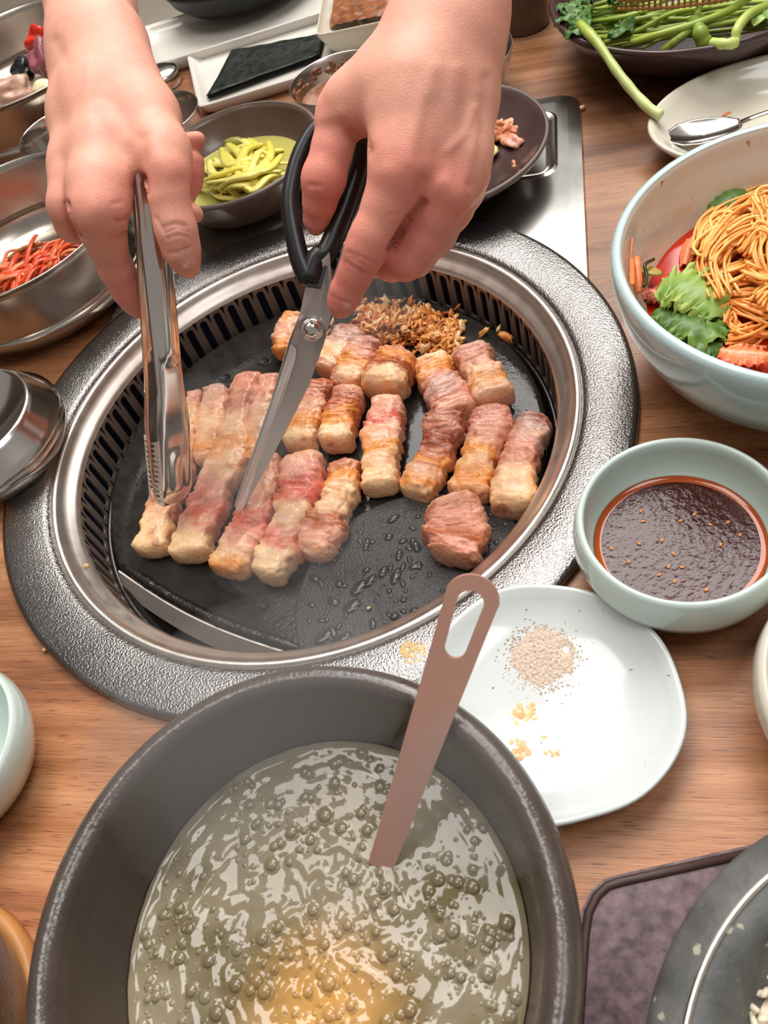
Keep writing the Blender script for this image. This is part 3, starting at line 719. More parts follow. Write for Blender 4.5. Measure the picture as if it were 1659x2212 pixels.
def disc(c, prof, n=28, slot=False):
    v = []; f = []
    for r, h in prof:
        for i in range(n):
            a = 2*math.pi*i/n; v.append(c+e1*(r*math.cos(a))+e2*(r*math.sin(a))+nrm*h)
    for l in range(len(prof)-1):
        for i in range(n): f.append((l*n+i, l*n+(i+1) % n, (l+1)*n+(i+1) % n, (l+1)*n+i))
    f.append(tuple((len(prof)-1)*n+i for i in range(n)))
    return G().add(v, f)
scw = obj('pivot_screw', disc(c, [(.0068, -.001), (.0068, .0006), (.0060, .0012), (.0052, .0010), (.0050, .0022), (.0040, .0034), (.0022, .0042), (.0008, .0044)]), 'steelmir', sc_)
def loop(pts, rad, dep, m=64, closed=True, flat=.75):
    P = spline([D(x, y, dep(x, y)) for x, y in pts], m)
    rr_ = spline([np.array([r, 0, 0.]) for r in rad], m)
    return G().tube(P, [r[0] for r in rr_], 12, up=tuple(tn*0+Vector((0, 0, CAM_H))-D(680, 450, .44)), flat=flat)
hd = lambda x, y: .4575+(y-450)*.000012
obj('handle', loop([(668, 608), (648, 560), (634, 500), (626, 440), (633, 385), (650, 330), (676, 285), (712, 258), (752, 262), (778, 300), (779, 345), (764, 395), (744, 450), (724, 500), (705, 545), (684, 560), (668, 608)],
     [r*1.22 for r in (.0052, .0048, .0044, .0042, .0040, .0040, .0038, .0036, .0036, .0036, .0040, .0042, .0044, .0046, .0050, .0052, .0052)], hd), 'blackplastic', sc_)
obj('handle_shank', plate_poly([(634, 540), (655, 568), (688, 560), (712, 535), (710, 575), (692, 622), (664, 620), (648, 610)], .0075, lambda x, y: hd(x, y)+.002), 'blackplastic', sc_, smooth=False)
obj('handle', loop([(712, 545), (728, 500), (748, 450), (768, 400), (792, 350), (830, 330), (868, 350), (880, 400), (860, 460), (820, 520), (770, 560), (735, 575), (712, 545)], [.0058, .0062, .0066, .0066, .0058, .0045, .0042, .0042, .0042, .0044, .0046, .005, .0058], lambda x, y: hd(x, y)+.014+max(0, (x-760))*.00008), 'blackplastic', sc_)

# ------------------------------------------------------------------ the person's hands
SKA, SKB, SKR, SKD = C(232, 172, 150), C(224, 158, 138), C(212, 112, 98), C(188, 104, 90)
def limb(pts, k=.006):
    out = []
    for (a, b) in zip(pts[:-1], pts[1:]):
        out.append((tuple(D(a[0], a[1], a[2])), tuple(D(b[0], b[1], b[2])), a[3]*a[2]/CAM_F, b[3]*b[2]/CAM_F, k))
    return out
def skin_cols(V, Q, reds, seed):
    px, py, dep = projn(V); cols = np.tile(np.array(SKA), (len(V), 1))
    nv = np.array([noise.noise(Vector(p*26)+Vector((seed, 0, 0))) for p in V[::1]])
    mix = np.clip(.4+.6*nv, 0, 1)[:, None]; cols = cols*(1-mix)+np.array(SKB)*mix
    for (x, y, d, r, a, col) in reds:
        c = np.array(D(x, y, d)); q = np.exp(-((np.linalg.norm(V-c, axis=1)/r)**2))*a
        cols = cols*(1-q[:, None])+np.array(col)*q[:, None]
    return cols
def nail(parent, c, u, w, nrm, L_, Wd):
    g = G(); v = []; f = []; n, m = 9, 9
    for i in range(n):
        for j in range(m):
            a, b = -1+2*i/(n-1), -1+2*j/(m-1); k = math.sqrt(max(0, 1-b**4*.5)); 
            v.append(c+u*(a*L_*(1-.18*b*b))+w*(b*Wd*(1-.25*max(0, -a)**2))+nrm*(-.0016*b*b-.0007*a*a+.0002))
    for i in range(n-1):
        for j in range(m-1): f.append((i*m+j, i*m+j+1, (i+1)*m+j+1, (i+1)*m+j))
    return obj('fingernail', g.add(v, f), 'nail', parent)
pr = thing('person', 'bare forearmed person reaching in with tongs in one hand and black scissors in the other', 'person', D(560, -150, .5))
# the hand with the tongs (thumb toward the scissors)
Lm = []
Lm += limb([(196, -520, .60, 116), (193, -220, .55, 100), (196, 10, .515, 88), (214, 110, .50, 94)], .012)
Lm += limb([(214, 100, .497, 90), (236, 235, .480, 92), (238, 330, .468, 86)], .014)
Lm += limb([(172, 80, .505, 60), (168, 250, .490, 55), (170, 360, .475, 55), (165, 430, .468, 56)], .012)         # edge of the palm
Lm += limb([(238, 90, .490, 70), (318, 250, .468, 62), (350, 330, .452, 54), (360, 378, .446, 49)], .012)         # thumb metacarpal
Lm += limb([(359, 372, .446, 47), (365, 425, .447, 42), (374, 470, .450, 41), (381, 500, .452, 43)], .004)
Lm += limb([(381, 498, .452, 43), (392, 540, .458, 39), (404, 572, .466, 27), (409, 584, .470, 15)], .004)
Lm += limb([(225, 330, .462, 66), (216, 405, .450, 62), (212, 455, .444, 58)], .010)                              # forefinger, pointing at the camera
Lm += limb([(214, 452, .446, 57), (222, 498, .458, 46), (231, 528, .468, 38), (252, 582, .482, 35), (274, 626, .494, 31), (293, 656, .502, 24), (302, 673, .507, 14)], .006)
Lm += limb([(163, 400, .466, 52), (152, 446, .463, 46), (160, 482, .476, 40), (188, 485, .498, 34), (240, 450, .516, 32), (300, 410, .520, 30), (370, 445, .512, 27), (420, 462, .503, 20)], .004)   # middle finger, wrapping behind the tongs
Lm += limb([(190, 400, .495, 42), (250, 420, .525, 38), (330, 400, .526, 34), (388, 380, .512, 29), (412, 372, .504, 25), (416, 350, .503, 22)], .0035)
Lm += limb([(416, 352, .503, 24), (413, 396, .506, 22), (408, 424, .508, 16)], .003)
Lm += limb([(250, 370, .512, 40), (340, 335, .514, 34), (390, 318, .507, 25), (414, 309, .502, 22), (427, 301, .500, 17)], .0015)
V, Q = sdf_body(Lm, .0014, 2)
V = strokes(V, Q, [([(302, 300), (306, 360), (304, 400)], 20, -.0022), ([(306, 385), (310, 418)], 9, -.003), ([(330, 320), (362, 372)], 26, .0012),
    ([(352, 492), (378, 482), (402, 488)], 3.5, -.0011), ([(356, 504), (384, 492), (408, 500)], 3, -.0009), ([(360, 514), (388, 506), (408, 512)], 3.2, -.0009), ([(338, 470), (352, 500)], 4, -.0008),
    ([(366, 548), (392, 542), (412, 538)], 3, -.0007), ([(143, 440), (150, 480), (170, 512)], 6, -.0030), ([(276, 470), (262, 478), (250, 476)], 4, -.0016), ([(274, 500), (256, 512), (240, 512)], 4, -.0018), ([(244, 440), (262, 436)], 4, -.0006),
    ([(205, 250), (250, 320), (290, 372)], 11, -.0007), ([(225, 230), (275, 300)], 14, .0007), ([(190, 140), (200, 300)], 18, .0005), ([(120, 90), (140, 130)], 14, -.0008), ([(205, 455), (195, 470)], 26, .0008)])
cl = skin_cols(V, Q, [(360, 378, .44, .014, .5, SKR), (210, 460, .44, .018, .55, SKR), (150, 455, .46, .014, .45, SKR), (390, 560, .455, .016, .45, SKR), (290, 645, .49, .02, .6, SKR), (412, 320, .49, .016, .7, SKR), (412, 380, .49, .016, .6, SKR), (304, 405, .455, .010, .5, SKD), (260, 590, .48, .02, .3, SKR), (160, 90, .5, .012, .25, C(190, 140, 140))], 1)
h1 = setp(obj('hand', (V, Q, cl), 'skin', pr), 'hand closed round the steel tongs')
vw = (D(404, 562, .46)-Vector((0, 0, CAM_H))).normalized()
def surf(V, px_, py_):
    a, b, d = projn(V); m = np.hypot(a-px_, b-py_) < 7; i = np.argmin(np.where(m, d, 9)); return Vector(V[i])
N_ = normals(V, Q)
def surfn(V, N, px_, py_):
    a, b, d = projn(V); m = np.hypot(a-px_, b-py_) < 9; i = np.argmin(np.where(m, d, 9)); k = np.linalg.norm(V-V[i], axis=1) < .004; n = N[k].mean(0); return Vector(V[i]), Vector(n/np.linalg.norm(n))
c, nn = surfn(V, N_, 411, 566); u = (D(416, 590, .47)-D(404, 540, .458)); u = (u-nn*u.dot(nn)).normalized(); nail(h1, c+nn*.0003, u, nn.cross(u), nn, .0062, .0046)
# the hand with the scissors (thumb through a handle loop)
Lm = []
Lm += limb([(1010, -560, .47, 160), (990, -260, .44, 128), (982, -20, .424, 108), (968, 80, .420, 112)], .014)
Lm += limb([(950, 60, .418, 98), (905, 200, .412, 100), (900, 300, .412, 92)], .016)
Lm += limb([(985, 70, .424, 88), (985, 220, .420, 72), (990, 330, .420, 62), (988, 400, .424, 52)], .014)
Lm += limb([(1000, 60, .432, 82), (1008, 220, .432, 52), (1000, 370, .436, 40)], .012)
Lm += limb([(905, 90, .418, 76), (820, 190, .424, 66), (757, 228, .432, 52), (733, 250, .436, 44)], .014)         # thumb metacarpal
Lm += limb([(733, 248, .436, 44), (718, 320, .438, 42), (702, 378, .440, 43), (697, 395, .441, 42)], .005)
Lm += limb([(697, 392, .441, 42), (690, 440, .449, 33), (683, 478, .458, 25), (681, 494, .462, 13)], .005)
Lm += limb([(890, 280, .412, 80), (872, 360, .408, 64), (862, 392, .408, 58)], .012)                              # forefinger
Lm += limb([(862, 390, .409, 56), (835, 445, .413, 50), (804, 510, .418, 45), (788, 545, .422, 43)], .005)
Lm += limb([(788, 545, .422, 43), (768, 590, .430, 36), (748, 630, .438, 34), (738, 655, .443, 29), (734, 666, .446, 20)], .004)
Lm += limb([(978, 370, .416, 62), (964, 415, .413, 57)], .010)                                                    # middle finger
Lm += limb([(964, 412, .414, 55), (940, 460, .419, 48), (905, 520, .428, 44), (876, 562, .434, 41)], .004)
Lm += limb([(876, 562, .434, 41), (845, 566, .446, 38), (815, 560, .462, 34), (790, 550, .474, 28)], .005)
Lm += limb([(1005, 360, .432, 42), (1006, 410, .432, 36), (985, 450, .446, 36), (945, 510, .460, 36), (900, 560, .470, 34), (840, 550, .486, 28)], .005)
Lm += limb([(1035, 250, .446, 30), (1030, 380, .446, 26), (1015, 420, .450, 26), (985, 465, .462, 28), (940, 520, .476, 26)], .005)
V, Q = sdf_body(Lm, .0014, 2)
V = strokes(V, Q, [([(915, 440), (880, 480), (845, 540)], 7, -.0032), ([(842, 370), (900, 365)], 26, .0010), ([(955, 400), (985, 425)], 20, .0010), ([(915, 395), (905, 425)], 16, -.0016),
    ([(752, 545), (780, 556), (808, 570)], 4, -.0008), ([(758, 556), (790, 574)], 3.5, -.0007), ([(748, 566), (786, 590)], 3.5, -.0006), ([(718, 640), (752, 660)], 3, -.0005), ([(836, 466), (858, 463)], 3, -.0004),
    ([(935, 150), (905, 250), (880, 345)], 18, .0008), ([(985, 150), (975, 280), (965, 390)], 18, .0008), ([(930, 230), (920, 330)], 22, -.0006), ([(1022, 235), (1003, 290), (968, 325)], 10, .0007), ([(1050, 170), (1035, 330), (1018, 400)], 12, -.0008), ([(1035, 200), (1018, 380)], 13, .0005),
    ([(765, 290), (790, 325)], 16, -.0018), ([(690, 260), (735, 245)], 16, .0008), ([(668, 400), (690, 402)], 5, -.0008)])
cl = skin_cols(V, Q, [(872, 378, .40, .020, .65, SKR), (968, 420, .41, .018, .7, SKR), (790, 560, .42, .022, .6, SKR), (742, 640, .435, .02, .75, SKR), (690, 440, .44, .022, .75, SKR), (712, 330, .43, .018, .4, SKR), (880, 560, .43, .026, .65, SKR), (725, 245, .43, .012, .4, SKR), (1010, 400, .43, .018, .3, SKR), (880, 490, .42, .012, .6, SKD)], 5)
h2 = setp(obj('hand', (V, Q, cl), 'skin', pr), 'hand working the black scissors')
N_ = normals(V, Q); c, nn = surfn(V, N_, 748, 666); u = (D(742, 680, .445)-D(760, 620, .436)); u = (u-nn*u.dot(nn)).normalized(); nail(h2, c+nn*.0002, u, nn.cross(u), nn, .0046, .0040)

# ------------------------------------------------------------------ stew pot, broth, ladle
pc = (-.0862, .0749)
pot = thing('stew_pot', 'dark brown earthenware pot with thick rounded rim, full of cloudy broth', 'pot', (pc[0], pc[1], 0))
po = [(0, 0), (.062, 0), (.066, .002), (.076, .02), (.088, .045), (.0945, .068), (.0958, .080), (.0955, .085), (.0985, .0885), (.1003, .094), (.1004, .099), (.0985, .1035), (.0955, .1058), (.0925, .1058), (.0895, .104), (.0875, .100), (.0865, .094), (.0845, .082), (.080, .062), (.072, .035), (.055, .012), (0, .010)]
obj('pot_body', G().lathe(po, pc[0], pc[1], 0, 128, fn=lambda a, r, z: 1+.003*nz(math.cos(a)*2, math.sin(a)*2, z*20)), 'pot', pot)
ZS = .0625; RS = .0800
cw = W(700, 2200, ZS); OLV, ORG, GRYB = C(112, 100, 70), C(216, 160, 84), C(142, 130, 106)
def bcol(p):
    d = (Vector((p[0], p[1], ZS))-cw).length
    t = max(0, 1-d/.046); t = t*t*(3-2*t)
    q = nz(p[0]*34, p[1]*34, 2)+.6*nz(p[0]*90, p[1]*90, 5)+1.1*nz(p[0]*12, p[1]*12, 8); q = min(1, max(0, .62+1.6*q))
    return lerp3(lerp3(OLV, GRYB, q), ORG, t*.9)
v = [(pc[0], pc[1], ZS)]; f = []; nr, na = 60, 140; rr = random.Random(5)
for i in range(1, nr+1):
    for j in range(na):
        a = 2*math.pi*j/na; r = RS*i/nr; x, y = pc[0]+r*math.cos(a), pc[1]+r*math.sin(a)
        edge = .0016*max(0, (i/nr-.965)/.035)**2
        v.append((x, y, ZS+edge+.0007*nz(x*110, y*110)+.0008*nz(x*300, y*300, 4)))
for j in range(na): f.append((0, 1+j, 1+(j+1) % na))
for i in range(nr-1):
    for j in range(na): f.append((1+i*na+j, 1+(i+1)*na+j, 1+(i+1)*na+(j+1) % na, 1+i*na+(j+1) % na))
br = setp(obj('broth', G().add(v, f, [bcol(p) for p in v]), 'broth', loc=(pc[0], pc[1], ZS-.002)), 'cloudy olive broth covered in bubbles, with an orange cloud near the camera', 'soup')
g = G(); k = 0
while k < 900:
    cxk, cyk = rr.random()*2-1, rr.random()*2-1
    if cxk*cxk+cyk*cyk > .93: continue
    x, y = pc[0]+RS*cxk, pc[1]+RS*cyk
    if nz(x*45, y*45, 9)+rr.uniform(-.35, .35) < -.05: continue
    r = .0005+.0024*rr.random()**4; n_ = 14
    c0_ = bcol((x, y)); c = lerp3(c0_, C(112, 100, 74), .3)
    # a bubble: ring collar rising to a thin dome
    prof = [(1.55*r, .0), (1.2*r, .00025), (1.02*r, .25*r), (.95*r, .50*r), (.72*r, .78*r), (.35*r, .93*r), (0.02*r, .97*r)]
    zb = ZS+.0007*nz(x*110, y*110)+.0008*nz(x*300, y*300, 4)-.0001
    g.lathe([(p, q*.55) for p, q in prof], x, y, zb, n_, c); k += 1
setp(obj('bubbles', g, 'broth', br), kind='stuff')

L0 = W(822, 1872, ZS-.001); L1 = W(945, 1512, .1155); ld = (L1-L0)
Lend = L0+ld*1.66
ldir = ld.normalized(); lw = ldir.cross(Vector((0, 0, CAM_H))-L1).normalized(); lnn = lw.cross(ldir).normalized()
la = thing('ladle', 'flat handled steel ladle with an oblong hole, leaning in the broth', 'ladle', L0)
Ltot = (Lend-L0).length; hx = lambda t: .0052+.0049*min(1, max(0, t))**1.1
def hpt(s, t): return L0+ldir*(t*Ltot)+lw*s
outl = []; tc_ = 1-.0101/Ltot
for i in range(12): t = tc_*i/11; outl.append((hx(t), t))
for i in range(1, 16): a = math.pi*i/16; outl.append((.0101*math.cos(a), tc_+.0101*math.sin(a)/Ltot))
for i in range(12): t = tc_*(11-i)/11; outl.append((-hx(t), t))
hole = []
ht0, ht1 = tc_-.0195/Ltot, tc_-.001/Ltot
for i in range(20):
    a = 2*math.pi*i/20; rad_ = .0050 if math.sin(a) > 0 else .0040
    hole.append((rad_*math.cos(a), (ht1 if math.sin(a) > 0 else ht0)+rad_*math.sin(a)/Ltot))
import bmesh
def plate_hole(outl, hole, pos, nrm, th):
    b = bmesh.new(); A = [b.verts.new(pos(*p)) for p in outl]; H_ = [b.verts.new(pos(*p)) for p in hole]
    E_ = [b.edges.new((A[i], A[(i+1) % len(A)])) for i in range(len(A))]+[b.edges.new((H_[i], H_[(i+1) % len(H_)])) for i in range(len(H_))]
    bmesh.ops.triangle_fill(b, edges=E_, use_beauty=True)
    b.verts.index_update(); n = len(b.verts); V0 = [v.co.copy() for v in b.verts]; fs = []
    for f_ in b.faces:
        q = [v.index for v in f_.verts]
        if f_.normal.dot(nrm) < 0: q = q[::-1]
        fs.append(tuple(q))
    v = [p+nrm*th/2 for p in V0]+[p-nrm*th/2 for p in V0]; f = list(fs)+[tuple(i+n for i in q[::-1]) for q in fs]
    for e in b.edges:
        if len(e.link_faces) == 1: i, j = e.verts[0].index, e.verts[1].index; f.append((i, j, j+n, i+n))
    b.free(); return G().add(v, f)
obj('ladle_handle', plate_hole(outl, hole, hpt, lnn, .0017), 'ladle', la, smooth=False)
g = G(); lc = L0+Vector((-.028, -.022, -.016))
g.lathe([(.030, .012), (.029, .004), (.022, -.006), (0, -.011), (0, -.0098), (.021, -.005), (.028, .004), (.0292, .012)], lc.x, lc.y, lc.z, 40)
obj('ladle_bowl', g, 'ladle', la)

# ------------------------------------------------------------------ salt plate
def spow(a, p): return math.copysign(abs(a)**p, a)
spc = Vector((.0385, .1505, 0))
def wob(a, r, z): return 1+(r/.062)*(.020*math.cos(2*a+.9)+.014*math.cos(3*a+2)+.010*math.sin(5*a)+.005*math.sin(9*a+1))
wp = obj('salt_plate', G().lathe([(0, .004), (.036, .004), (.040, .0), (.044, .0005), (.052, .006), (.0595, .0145), (.0625, .0185), (.0632, .0205), (.0622, .0218), (.0602, .021), (.0565, .0175), (.047, .0115), (.034, .0085), (0, .0078)], spc.x, spc.y, 0, 96, fn=wob), 'white')
setp(wp, 'off white hand thrown plate with a pinch of seasoned salt beside the stew pot', 'plate')
def plate_z(x, y):
    r = math.hypot(x-spc.x, y-spc.y); return .0079 if r < .02 else (.0079+.0006*(r-.02)/.014 if r < .034 else (.0085+.003*(r-.034)/.013 if r < .047 else .0115+.006*(r-.047)/.0095))
g = G(); rr = random.Random(21); sc0 = W(1172, 1418, .0095); nr, na = 46, 120; v = []; cc = []; f = []
SA, SB = C(222, 204, 186), C(186, 162, 142)
for i in range(nr+1):
    for j in range(na):
        a = 2*math.pi*j/na; R_ = .0165*(1+.16*nz(math.cos(a)*1.6, math.sin(a)*1.6, 4)+.10*nz(math.cos(a)*6, math.sin(a)*6, 1)+.05*nz(math.cos(a)*20, math.sin(a)*20, 1)); r = R_*i/nr
        x, y = sc0.x+r*math.cos(a), sc0.y+r*math.sin(a); q = i/nr
        bite = min(1, math.hypot((x-W(1222, 1402, .009).x)*1.0, y-W(1222, 1402, .009).y)/.0045)
        hgt = (.0016*(1-q**3)+.0007*nz(x*700, y*700)+.0005*nz(x*1800, y*1800, 2))*bite-.0004*(q > .97)-.0006*(1-bite)
        v.append((x, y, plate_z(x, y)+hgt)); cc.append(lerp3(SA, SB, min(1, max(0, .5+.9*nz(x*900, y*900, 7)))))
for i in range(nr):
    for j in range(na): f.append((i*na+j, (i+1)*na+j, (i+1)*na+(j+1) % na, i*na+(j+1) % na))
g.add(v, f, cc)
for k in range(420):
    a = rr.uniform(0, 6.28); q = .0165*(.85+abs(rr.gauss(0, .22))); x, y = sc0.x+q*math.cos(a), sc0.y+q*math.sin(a)
    s_ = rr.uniform(.00025, .0006); g.blob((x, y, plate_z(x, y)+.0001), (s_*1.3, s_, s_*.7), 1, .4, lerp3(SA, SB, rr.random()), None, k)
setp(obj('salt_heap', g, 'salt'), 'small heap of pinkish beige seasoned salt on the off white plate', 'salt', kind='stuff')
g = G()
for (x, y, s) in ((1128, 1536, 1.6), (1142, 1545, 1.5), (1150, 1528, .8), (1115, 1560, 1.0), (1120, 1600, 1.2), (1132, 1622, 1.5), (1122, 1632, 1.1), (1190, 1625, 1.1), (1202, 1628, .8), (1172, 1590, .9), (1092, 1520, .5), (1108, 1540, .8)):
    for q in range(5):
        xx, yy = x+rr.gauss(0, 6*s), y+rr.gauss(0, 4*s); p = W(xx, yy, .009); p.z = plate_z(p.x, p.y)+.00005
        g.dome(p, .0014*s*rr.uniform(.5, 1.2), .0003, 10, 2, lerp3(C(240, 214, 168), C(228, 160, 92), rr.random()), sx=rr.uniform(1, 1.6), rot=rr.uniform(0, 3))
setp(obj('sauce_smears', g, 'crisp'), 'thin orange grease smears below the salt on the off white plate', 'food', kind='stuff')

# ------------------------------------------------------------------ celadon sauce bowl
sx_, sy_ = .1365, .1988
sb = obj('sauce_bowl', G().lathe([(0, .003), (.026, .003), (.027, 0), (.030, 0), (.033, .003), (.044, .010), (.0515, .020), (.0538, .029), (.0532, .038), (.0515, .0445), (.0502, .0468), (.0487, .0470), (.0476, .0455), (.0474, .040), (.0468, .032), (.0435, .022), (.036, .013), (.025, .0085), (0, .0075)], sx_, sy_, 0, 96), 'celadon')
setp(sb, 'pale celadon bowl of dark dipping sauce with a drip on its rim', 'bowl')
p = W(1262, 1068, .0445); obj('drip', G().blob(p, (.0012, .0026, .0012), 2, .2, None, Matrix.Rotation(-.5, 3, 'Z')), 'sauceedge', sb)
ZQ = .0215
sa = obj('dipping_sauce', G().lathe([(.0425, .0002), (.041, .0), (.020, .0), (0, 0)], sx_, sy_, ZQ, 72), 'sauce')
setp(sa, 'dark red brown sauce with sesame seeds in the pale celadon bowl', 'sauce')
obj('oily_edge', G().lathe([(.0430, .0012), (.0425, .0006), (.0392, .0003)], sx_, sy_, ZQ, 72), 'sauceedge', sa)
rr = random.Random(8); seed = None
for (a, b) in ((1385, 1104), (1389, 1126), (1500, 1111), (1534, 1133), (1573, 1128), (1599, 1155), (1470, 1125), (1431, 1167), (1380, 1174), (1320, 1184), (1455, 1196), (1358, 1213), (1445, 1224), (1473, 1225), (1425, 1241), (1458, 1255), (1526, 1274), (1557, 1176)):
    c = W(a, b, ZQ+.0003); q = Matrix.Rotation(rr.uniform(0, 3), 3, 'Z')
    obj('sesame_seed', G().blob(c, (.0017, .0010, .0006), 1, .1, None, q), 'seed', sa)

# ------------------------------------------------------------------ noodle bowl
nx, ny = .2746, .2978
nb = thing('noodle_bowl', 'large pale blue celadon bowl of orange noodles, its rim reaching out of frame', 'bowl', (nx, ny, 0))
obj('bowl_body', G().lathe([(0, .005), (.048, .005), (.050, 0), (.054, 0), (.057, .004), (.078, .018), (.097, .038), (.1075, .060), (.1118, .080), (.1120, .0875), (.1108, .0905), (.1085, .0915), (.1065, .0905)], nx, ny, 0, 128), 'bigcel', nb)
IN = [(.1066, .0905), (.1052, .088), (.1030, .078), (.096, .058), (.082, .036), (.055, .018), (0, .012)]
def r_in(z):
    for (ra, za), (rb_, zb_) in zip(IN[:-1], IN[1:]):
        if zb_ <= z <= za: return rb_+(ra-rb_)*(z-zb_)/(za-zb_)
    return .05
def onwall(px, py, inset):
    """the point of the bowl's inner wall met by a sight line"""
    best = None
    for k in range(400):
        z = .09-.085*k/400; p = W(px, py, z)
        if math.hypot(p.x-nx, p.y-ny) <= r_in(z)-inset: best = p
        elif best is not None: return best
    return best
pf = []
for (ra, za), (rb_, zb_) in zip(IN[:-1], IN[1:]): pf += [(ra+(rb_-ra)*k/5, za+(zb_-za)*k/5) for k in range(5)]
g = G().lathe(pf+[IN[-1]], nx, ny, 0, 160); g.c = []
for (x, y, z) in g.v:
    t = min(1, max(0, (.064+.010*nz(x*40, y*40, 3)+.006*nz(x*150, y*150, 5)-z)/.004)); g.c.append(lerp3(C(206, 198, 184), C(212, 178, 144), .55*t))
obj('bowl_inside', g, 'bigcelin', nb)
ZN = .050
rb = obj('red_broth', G().lathe([(.0915, .0006), (.0895, .0), (.04, .0), (0, 0)], nx, ny, ZN, 64), 'redbroth'); setp(rb, 'spicy red broth pooled in the noodle bowl', 'soup')
g = G(); rr = random.Random(4); NO, NY, NRd = C(245, 160, 72), C(249, 192, 106), C(232, 120, 56)
def NP(x, y, z): return W(x, y, ZN+z)
bund = [([(1530, 560), (1555, 500), (1610, 455), (1690, 450), (1760, 520)], 15, 20, .014), ([(1515, 545), (1530, 490), (1580, 450), (1660, 420), (1730, 440)], 10, 16, .010),
        ([(1560, 640), (1545, 560), (1600, 500), (1680, 490), (1720, 560)], 12, 22, .016), ([(1600, 540), (1640, 500), (1690, 540), (1660, 590), (1610, 580)], 8, 14, .020),
        ([(1525, 610), (1590, 590), (1650, 560), (1730, 530)], 12, 18, .013), ([(1545, 640), (1600, 625), (1670, 630), (1750, 620)], 12, 16, .011), ([(1560, 640), (1620, 660), (1680, 690), (1740, 690)], 10, 15, .009),
        ([(1640, 420), (1650, 480), (1640, 540), (1660, 620)], 8, 13, .020), ([(1560, 690), (1600, 650), (1650, 640), (1720, 650)], 7, 13, .006), ([(1575, 735), (1620, 720), (1680, 700), (1750, 700)], 10, 16, .004), ([(1560, 655), (1575, 690), (1600, 715), (1660, 720)], 7, 12, .004),
        ([(1660, 440), (1700, 500), (1690, 600), (1650, 660)], 12, 24, .018), ([(1700, 450), (1750, 550), (1740, 650), (1690, 720)], 14, 30, .012)]
for P, cnt, sprd, hz in bund:
    cnt = int(cnt*1.75)
    for k in range(cnt):
        off = (k-(cnt-1)/2)/cnt*2
        path = []
        for i, (x, y) in enumerate(P):
            dx = P[min(i+1, len(P)-1)][0]-P[max(i-1, 0)][0]; dy = P[min(i+1, len(P)-1)][1]-P[max(i-1, 0)][1]; l = math.hypot(dx, dy)
            o = off*sprd*1.4+rr.gauss(0, 6); path.append(NP(x-dy/l*o+rr.gauss(0, 5), y+dx/l*o+rr.gauss(0, 3), hz*(1-.35*off*off)+rr.gauss(0, .0026)))
        c = lerp3(lerp3(NO, NY, rr.random()), NRd, .5*rr.random()*(1 if hz < .012 else .4))
        g.tube(spline(path, 24), .00094, 6, c)
for P, hz in (([(1640, 440), (1632, 420), (1645, 405), (1680, 400)], .022), ([(1540, 500), (1535, 470), (1560, 458), (1600, 462)], .013), ([(1590, 462), (1605, 448), (1625, 455), (1635, 470)], .016), ([(1505, 545), (1498, 535), (1510, 515), (1550, 490), (1620, 475)], .014), ([(1500, 540), (1512, 552), (1530, 545)], .014), ([(1570, 500), (1620, 470), (1680, 470)], .020)):
    g.tube(spline([NP(x, y, hz) for x, y in P], 22), .0011, 6, NY)
setp(obj('noodles', g, 'noodle'), 'tangled heap of thin orange noodles in the pale blue celadon bowl', 'noodles', kind='stuff')
def ruffle(name, label, P, wid, hz, cols, seed, frill=1.0, cat='lettuce', m_='leaf', thick=.0):
    n, m = 64, 25; cen = spline([W(x, y, z) for (x, y), z in zip(P, hz)], n); v = []; cc = []
    for i in range(n):
        t = cen[min(i+1, n-1)]-cen[max(i-1, 0)]; t[2] = 0; t /= np.linalg.norm(t)+1e-9; s = np.array([-t[1], t[0], 0]); u = i/(n-1)
        w = wid*math.sin(math.pi*min(1, .12+.8*u))**.7*(1+.3*nz(i*.3, seed)*frill)
        for j in range(m):
            b = -1+2*j/(m-1); edge = abs(b)**2
            z = frill*edge*(.0042*math.sin(i*.62+(2 if b > 0 else 0)+seed+2*nz(i*.2, seed))+.0035*nz(i*.55, b*3, seed)+.0015*nz(i*1.4, b*4, seed))+.0014*math.cos(b*3)
            jag = 1+.42*frill*abs(b)**4*nz(i*1.55, 2 if b > 0 else -2, seed+3)
            v.append(cen[i]+s*(b*w*jag)+t*(.003*frill*edge*nz(i*1.3, seed, b*2))+np.array([0, 0, z])); cc.append(lerp3(cols[0], cols[1], min(1, max(0, edge*.8+.3*nz(i*.2, b, seed)))))
    f = [(i*m+j, i*m+j+1, (i+1)*m+j+1, (i+1)*m+j) for i in range(n-1) for j in range(m-1)]
    o = setp(obj(name, (np.array(v), f, np.array(cc)), m_), label, cat)
    sl = o.modifiers.new('thickness', 'SOLIDIFY'); sl.thickness = .0006
    return o
LG, DG, YG = C(128, 160, 72), C(78, 112, 48), C(186, 202, 112)
ruffle('lettuce', 'frilly bright green lettuce leaf in the front of the noodle bowl', [(1425, 620), (1470, 615), (1520, 640), (1545, 690)], .018, [ZN+.010, ZN+.014, ZN+.014, ZN+.008], (LG, YG), 1)
ruffle('lettuce', 'lower frilly lettuce leaf lying against the near wall of the noodle bowl', [(1415, 675), (1465, 690), (1520, 712), (1562, 700)], .013, [ZN+.006, ZN+.009, ZN+.010, ZN+.006], (DG, LG), 4)
ruffle('lettuce', 'dark lettuce leaf tucked under the noodles close to the bowl wall', [(1480, 735), (1515, 750), (1560, 745)], .009, [ZN+.005, ZN+.006, ZN+.005], (DG, DG), 7, .7)
ruffle('lettuce', 'smooth green leaf piece at the far side of the noodles', [(1530, 478), (1560, 440), (1590, 420), (1625, 425)], .011, [ZN+.003, ZN+.009, ZN+.010, ZN+.006], (DG, LG), 9, .4)
